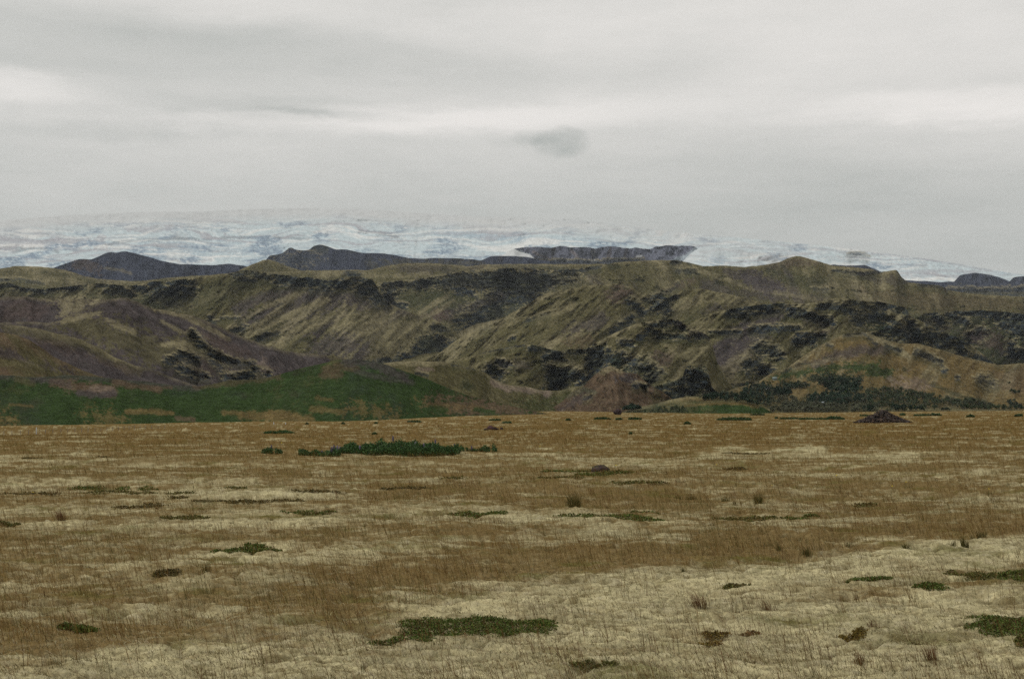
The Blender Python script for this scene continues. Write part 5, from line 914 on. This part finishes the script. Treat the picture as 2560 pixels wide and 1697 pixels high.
def inpoly(pl, n):
    xs_, ys_ = zip(*pl); out = []
    while len(out) < n:
        x = rng.uniform(min(xs_), max(xs_)); y = rng.uniform(min(ys_), max(ys_))
        if d_poly(np.array([x]), np.array([y]), pl)[0] < 0: out.append((x, y))
    return out
DK = (.036, .056, .038); MD = (.056, .074, .042); GR = (.090, .096, .064)
woods = [(T([(960, 545), (1050, 490), (1150, 480), (1340, 510), (1400, 430), (1560, 420), (1700, 430), (1820, 490), (1650, 500), (1640, 600), (1500, 600), (1380, 565), (1250, 560), (1150, 530)]), 120, DK, 18),
         (T([(1500, 385), (1750, 380), (1950, 385), (2000, 425), (1850, 430), (1700, 415)]), 34, MD, 12), (T([(1640, 510), (1850, 530), (1950, 580), (2366, 610), (2366, 660), (1650, 660), (1560, 610)]), 110, GR, 15),
         (T([(1960, 530), (2100, 480), (2366, 510), (2366, 600), (2000, 585)]), 60, DK, 18), (T([(2100, 360), (2366, 345), (2366, 480), (2200, 450), (2100, 390)]), 46, DK, 16),
         (U([(350, 215), (480, 195), (760, 220), (780, 315), (640, 350), (440, 305), (350, 255)]), 60, DK, 18), (U([(220, 440), (340, 360), (640, 370), (780, 360), (900, 415), (700, 430), (330, 425)]), 70, DK, 18),
         (U([(0, 522), (0, 440), (300, 445), (500, 450), (700, 450), (930, 465), (920, 520), (500, 522)]), 120, GR, 16), (U([(800, 315), (960, 295), (1250, 325), (1450, 355), (1560, 385), (1700, 405), (1880, 425), (1960, 455), (2180, 480), (2330, 497), (1720, 497), (1720, 470), (1500, 445), (1340, 450), (1000, 415), (820, 375)]), 210, MD, 15),
         (U([(1000, 420), (1340, 460), (1500, 450), (1500, 500), (1300, 510), (900, 515), (700, 440)]), 60, MD, 14), (U([(220, 165), (450, 145), (780, 170), (560, 215), (250, 215)]), 46, MD, 10), (T([(560, 625), (840, 615), (840, 668), (500, 668)]), 30, MD, 11), (T([(250, 668), (400, 640), (560, 640), (560, 668)]), 16, MD, 9), (U([(2180, 410), (2250, 420), (2366, 485), (2366, 497), (2280, 492)]), 22, DK, 13), (U([(0, 255), (220, 255), (230, 280), (100, 295), (60, 340), (0, 345)]), 30, DK, 13)]
def build_wood():
    parts_c, parts_t = [], []
    for pl, n, col, hp in woods:
        for (x, y) in inpoly(pl, int(n * 1.7)):
            p = hill_pt(x, y)
            if p is None: continue
            h = hp * .9 * p[1] / F * rng.uniform(.6, 1.15); kind = 'conifer' if rng.uniform() < (.35 if col == DK else .08) else 'broad'
            Vv, Fc, Cc = tree_crown(kind, int(rng.integers(0, 999)), 110, h, np.array(GR if rng.uniform() < .16 else col) * rng.uniform(.65, 1.5)); parts_c.append((Vv + np.array([p]), Fc, Cc))
            v, f = trunk_geo(h, h * .03, int(rng.integers(0, 99))); parts_t.append((v + np.array([p]), f, np.ones((len(v), 3))))
    print('wood trees', len(parts_c))
    root = empty('woodland', (0, 0, 0), 'dark low birch and conifer wood along the foot of the right hills', 'woodland'); root['kind'] = 'stuff'
    a, b, c = cat(parts_c); o = mesh_obj('crown', a, b, M_tree, c, parent=root); o['kind'] = 'stuff'
    a, b, c = cat(parts_t); o = mesh_obj('trunk', a, b, M_bark, None, parent=root); o['kind'] = 'stuff'
build_wood()
# single trees that stand out
protos = {}
def tree(x, y, hp, kind, label, group, col=DK):
    p = hill_pt(x, y)
    if p is None: return
    key = (kind, int(rng.integers(0, 4)), tuple(col))
    if key not in protos:
        root = empty('tree', (0, 0, 0), label, 'tree', group)
        Vv, Fc, Cc = tree_crown(kind, 11 + key[1], 320, 1.0, col); c = mesh_obj('crown', Vv, Fc, M_tree, Cc, parent=root)
        v, f = trunk_geo(1.0, .035, key[1]); t = mesh_obj('trunk', v, f, M_bark, None, True, parent=root)
        protos[key] = (c, t)
    else:
        root = empty('tree', (0, 0, 0), label, 'tree', group)
        for ch in protos[key]:
            d = ch.copy(); C.objects.link(d); d.parent = root
    h = hp * p[1] / F; root.location = p; root.scale = (h * rng.uniform(.95, 1.25), h * rng.uniform(.95, 1.25), h); root.rotation_euler.z = rng.uniform(0, 6.28)
TL = T([(228, 642), (258, 648), (292, 646), (325, 650), (352, 640), (372, 636), (300, 636), (270, 640)])
for (x, y), h in zip(TL, [12, 17, 20, 21, 18, 14, 19, 15]): tree(x, y, h, 'broad', 'dark round tree in the clump right of the upright far boulder', 'clump of trees beside the far boulder')
for (x, y), h in zip(T([(980, 535), (1020, 538), (1070, 530), (1110, 528), (1150, 520)]), [14, 15, 14, 16, 13]): tree(x, y, h, 'broad', 'dark tree at the left end of the wood, above the green mound', 'trees at the left end of the wood')
for (x, y), h in zip(T([(1640, 478), (1670, 482), (1700, 480), (1730, 482), (1760, 480), (1790, 478), (1815, 472), (1655, 465), (1690, 462), (1750, 462)]), [14, 17, 17, 18, 17, 16, 13, 13, 15, 14]): tree(x, y, h, 'conifer', 'dark conifer in the black stand right of the small white roof', 'dark conifer stand')
for (x, y), h in zip(U([(450, 235), (480, 245), (455, 290), (580, 285), (700, 300), (720, 280), (1080, 480), (1130, 505), (1180, 500), (1240, 505), (1300, 505), (1350, 505), (1100, 508), (840, 505), (880, 510), (800, 500)]), [22, 20, 20, 20, 18, 18, 16, 17, 17, 17, 16, 13, 16, 18, 17, 15]): tree(x, y, h, 'broad' if h < 18 else 'conifer', 'dark tree standing out of the wood behind the stone heap', 'dark trees in front of the wood')
for (x, y), h in zip(U([(1550, 502), (1575, 500), (1605, 503), (1635, 502)]), [8, 10, 10, 8]): tree(x, y, h, 'broad', 'small dark tree of the separate low clump right of the stone heap', 'separate low clump right of the heap')
for (x, y), h in zip(U([(1870, 425), (1790, 415), (1900, 440), (1960, 455), (2100, 480), (2170, 485), (2250, 330), (2280, 340), (2310, 335), (2220, 240)]), [14, 12, 14, 12, 11, 12, 14, 12, 10, 8]): tree(x, y, h, 'broad', 'green tree on the slope at far right, thinning end of the wood', 'scattered trees at far right', MD)
for (x, y), h in zip(U([(620, 330), (605, 345)]), [14, 10]): tree(x, y, h, 'broad', 'pale yellow-green tree in the middle of the dark wood', 'pale green trees in the wood', (.07, .10, .035))

# ---- farm buildings
M_duskwall = new_mat('grey_green_boards', scale=1, contrast=.1, col=(.16, .20, .19))
def house(x, y, wpx, hpx, rot, label, wall=M_wall, roof=M_roof, depth=.8):
    p = hill_pt(x, y); s = p[1] / F; w, h, d = wpx * s / 2, hpx * s, wpx * s / 2 * depth
    root = empty('house', p, label, 'building'); root.rotation_euler.z = rot; hw = h * .55
    def box(name, x0, x1, y0, y1, z0, z1, mat, par):
        v = np.array([[a, b, c] for a in (x0, x1) for b in (y0, y1) for c in (z0, z1)]); f = np.array([[0, 1, 3, 2], [4, 6, 7, 5], [0, 4, 5, 1], [2, 3, 7, 6], [0, 2, 6, 4], [1, 5, 7, 3]])
        return mesh_obj(name, v, f, mat, parent=par)
    v = np.array([[-w, -d, -1], [w, -d, -1], [w, d, -1], [-w, d, -1], [-w, -d, hw], [w, -d, hw], [w, d, hw], [-w, d, hw], [-w, 0, h * .97], [w, 0, h * .97]])
    mesh_obj('wall', v, [np.array([[0, 1, 5, 4], [2, 3, 7, 6], [1, 2, 6, 5], [3, 0, 4, 7]]), np.array([[5, 6, 9], [7, 4, 8]])], wall, parent=root)
    e = .12 * w; r = np.array([[-w - e, -d - e, hw * .9], [w + e, -d - e, hw * .9], [w + e, 0, h], [-w - e, 0, h], [w + e, d + e, hw * .9], [-w - e, d + e, hw * .9]]); r2 = r + np.array([[0, 0, .15]])
    rf = mesh_obj('roof', np.concatenate([r, r2]), np.array([[0, 1, 2, 3], [3, 2, 4, 5], [6, 9, 8, 7], [9, 11, 10, 8], [0, 6, 7, 1], [5, 4, 10, 11], [0, 3, 9, 6], [3, 5, 11, 9], [1, 7, 8, 2], [2, 8, 10, 4]]), roof, parent=root)
    box('chimney', w * .3, w * .42, -.2, .25, h * .9, h * 1.2, wall, rf)
    for t in (-.6, -.15, .6): box('window', w * (t - .1), w * (t + .1), -d - .06, -d + .02, hw * .35, hw * .75, M_glassdark, root)
    box('door', w * .2, w * .36, -d - .06, -d + .02, 0, hw * .7, M_glassdark, root)
house(1920.5, 975, 9, 6.5, .35, 'tiny white roofed hut beside the black conifer stand')
house(1938, 950, 10, 7.5, -.3, 'pale grey-green house at the edge of the hill field, highest of the buildings', M_duskwall, M_duskwall)
house(2052.5, 1009, 18, 6, .08, 'long low building with a pale blue-white roof in the wood')

# ---- haze
def haze():
    x0, x1, y0, y1, z0, z1 = -26000, 26000, -1500, 40000, -60, 2500
    v = np.array([[a, b, c] for a in (x0, x1) for b in (y0, y1) for c in (z0, z1)]); f = np.array([[0, 1, 3, 2], [4, 6, 7, 5], [0, 4, 5, 1], [2, 3, 7, 6], [0, 2, 6, 4], [1, 5, 7, 3]])
    m = bpy.data.materials.new('haze_air'); m.use_nodes = True; n = m.node_tree.nodes; n.remove(n['Principled BSDF'])
    pv = n.new('ShaderNodeVolumePrincipled'); pv.inputs['Density'].default_value = HAZE; pv.inputs['Color'].default_value = (.84, .92, 1, 1); pv.inputs['Anisotropy'].default_value = .2
    m.node_tree.links.new(pv.outputs[0], n['Material Output'].inputs['Volume'])
    o = mesh_obj('haze', v, f, m); o['kind'] = 'stuff'; tag(o, 'thin pale blue air between the plain and the glacier', 'haze')
HAZE = 1.5e-5
haze()
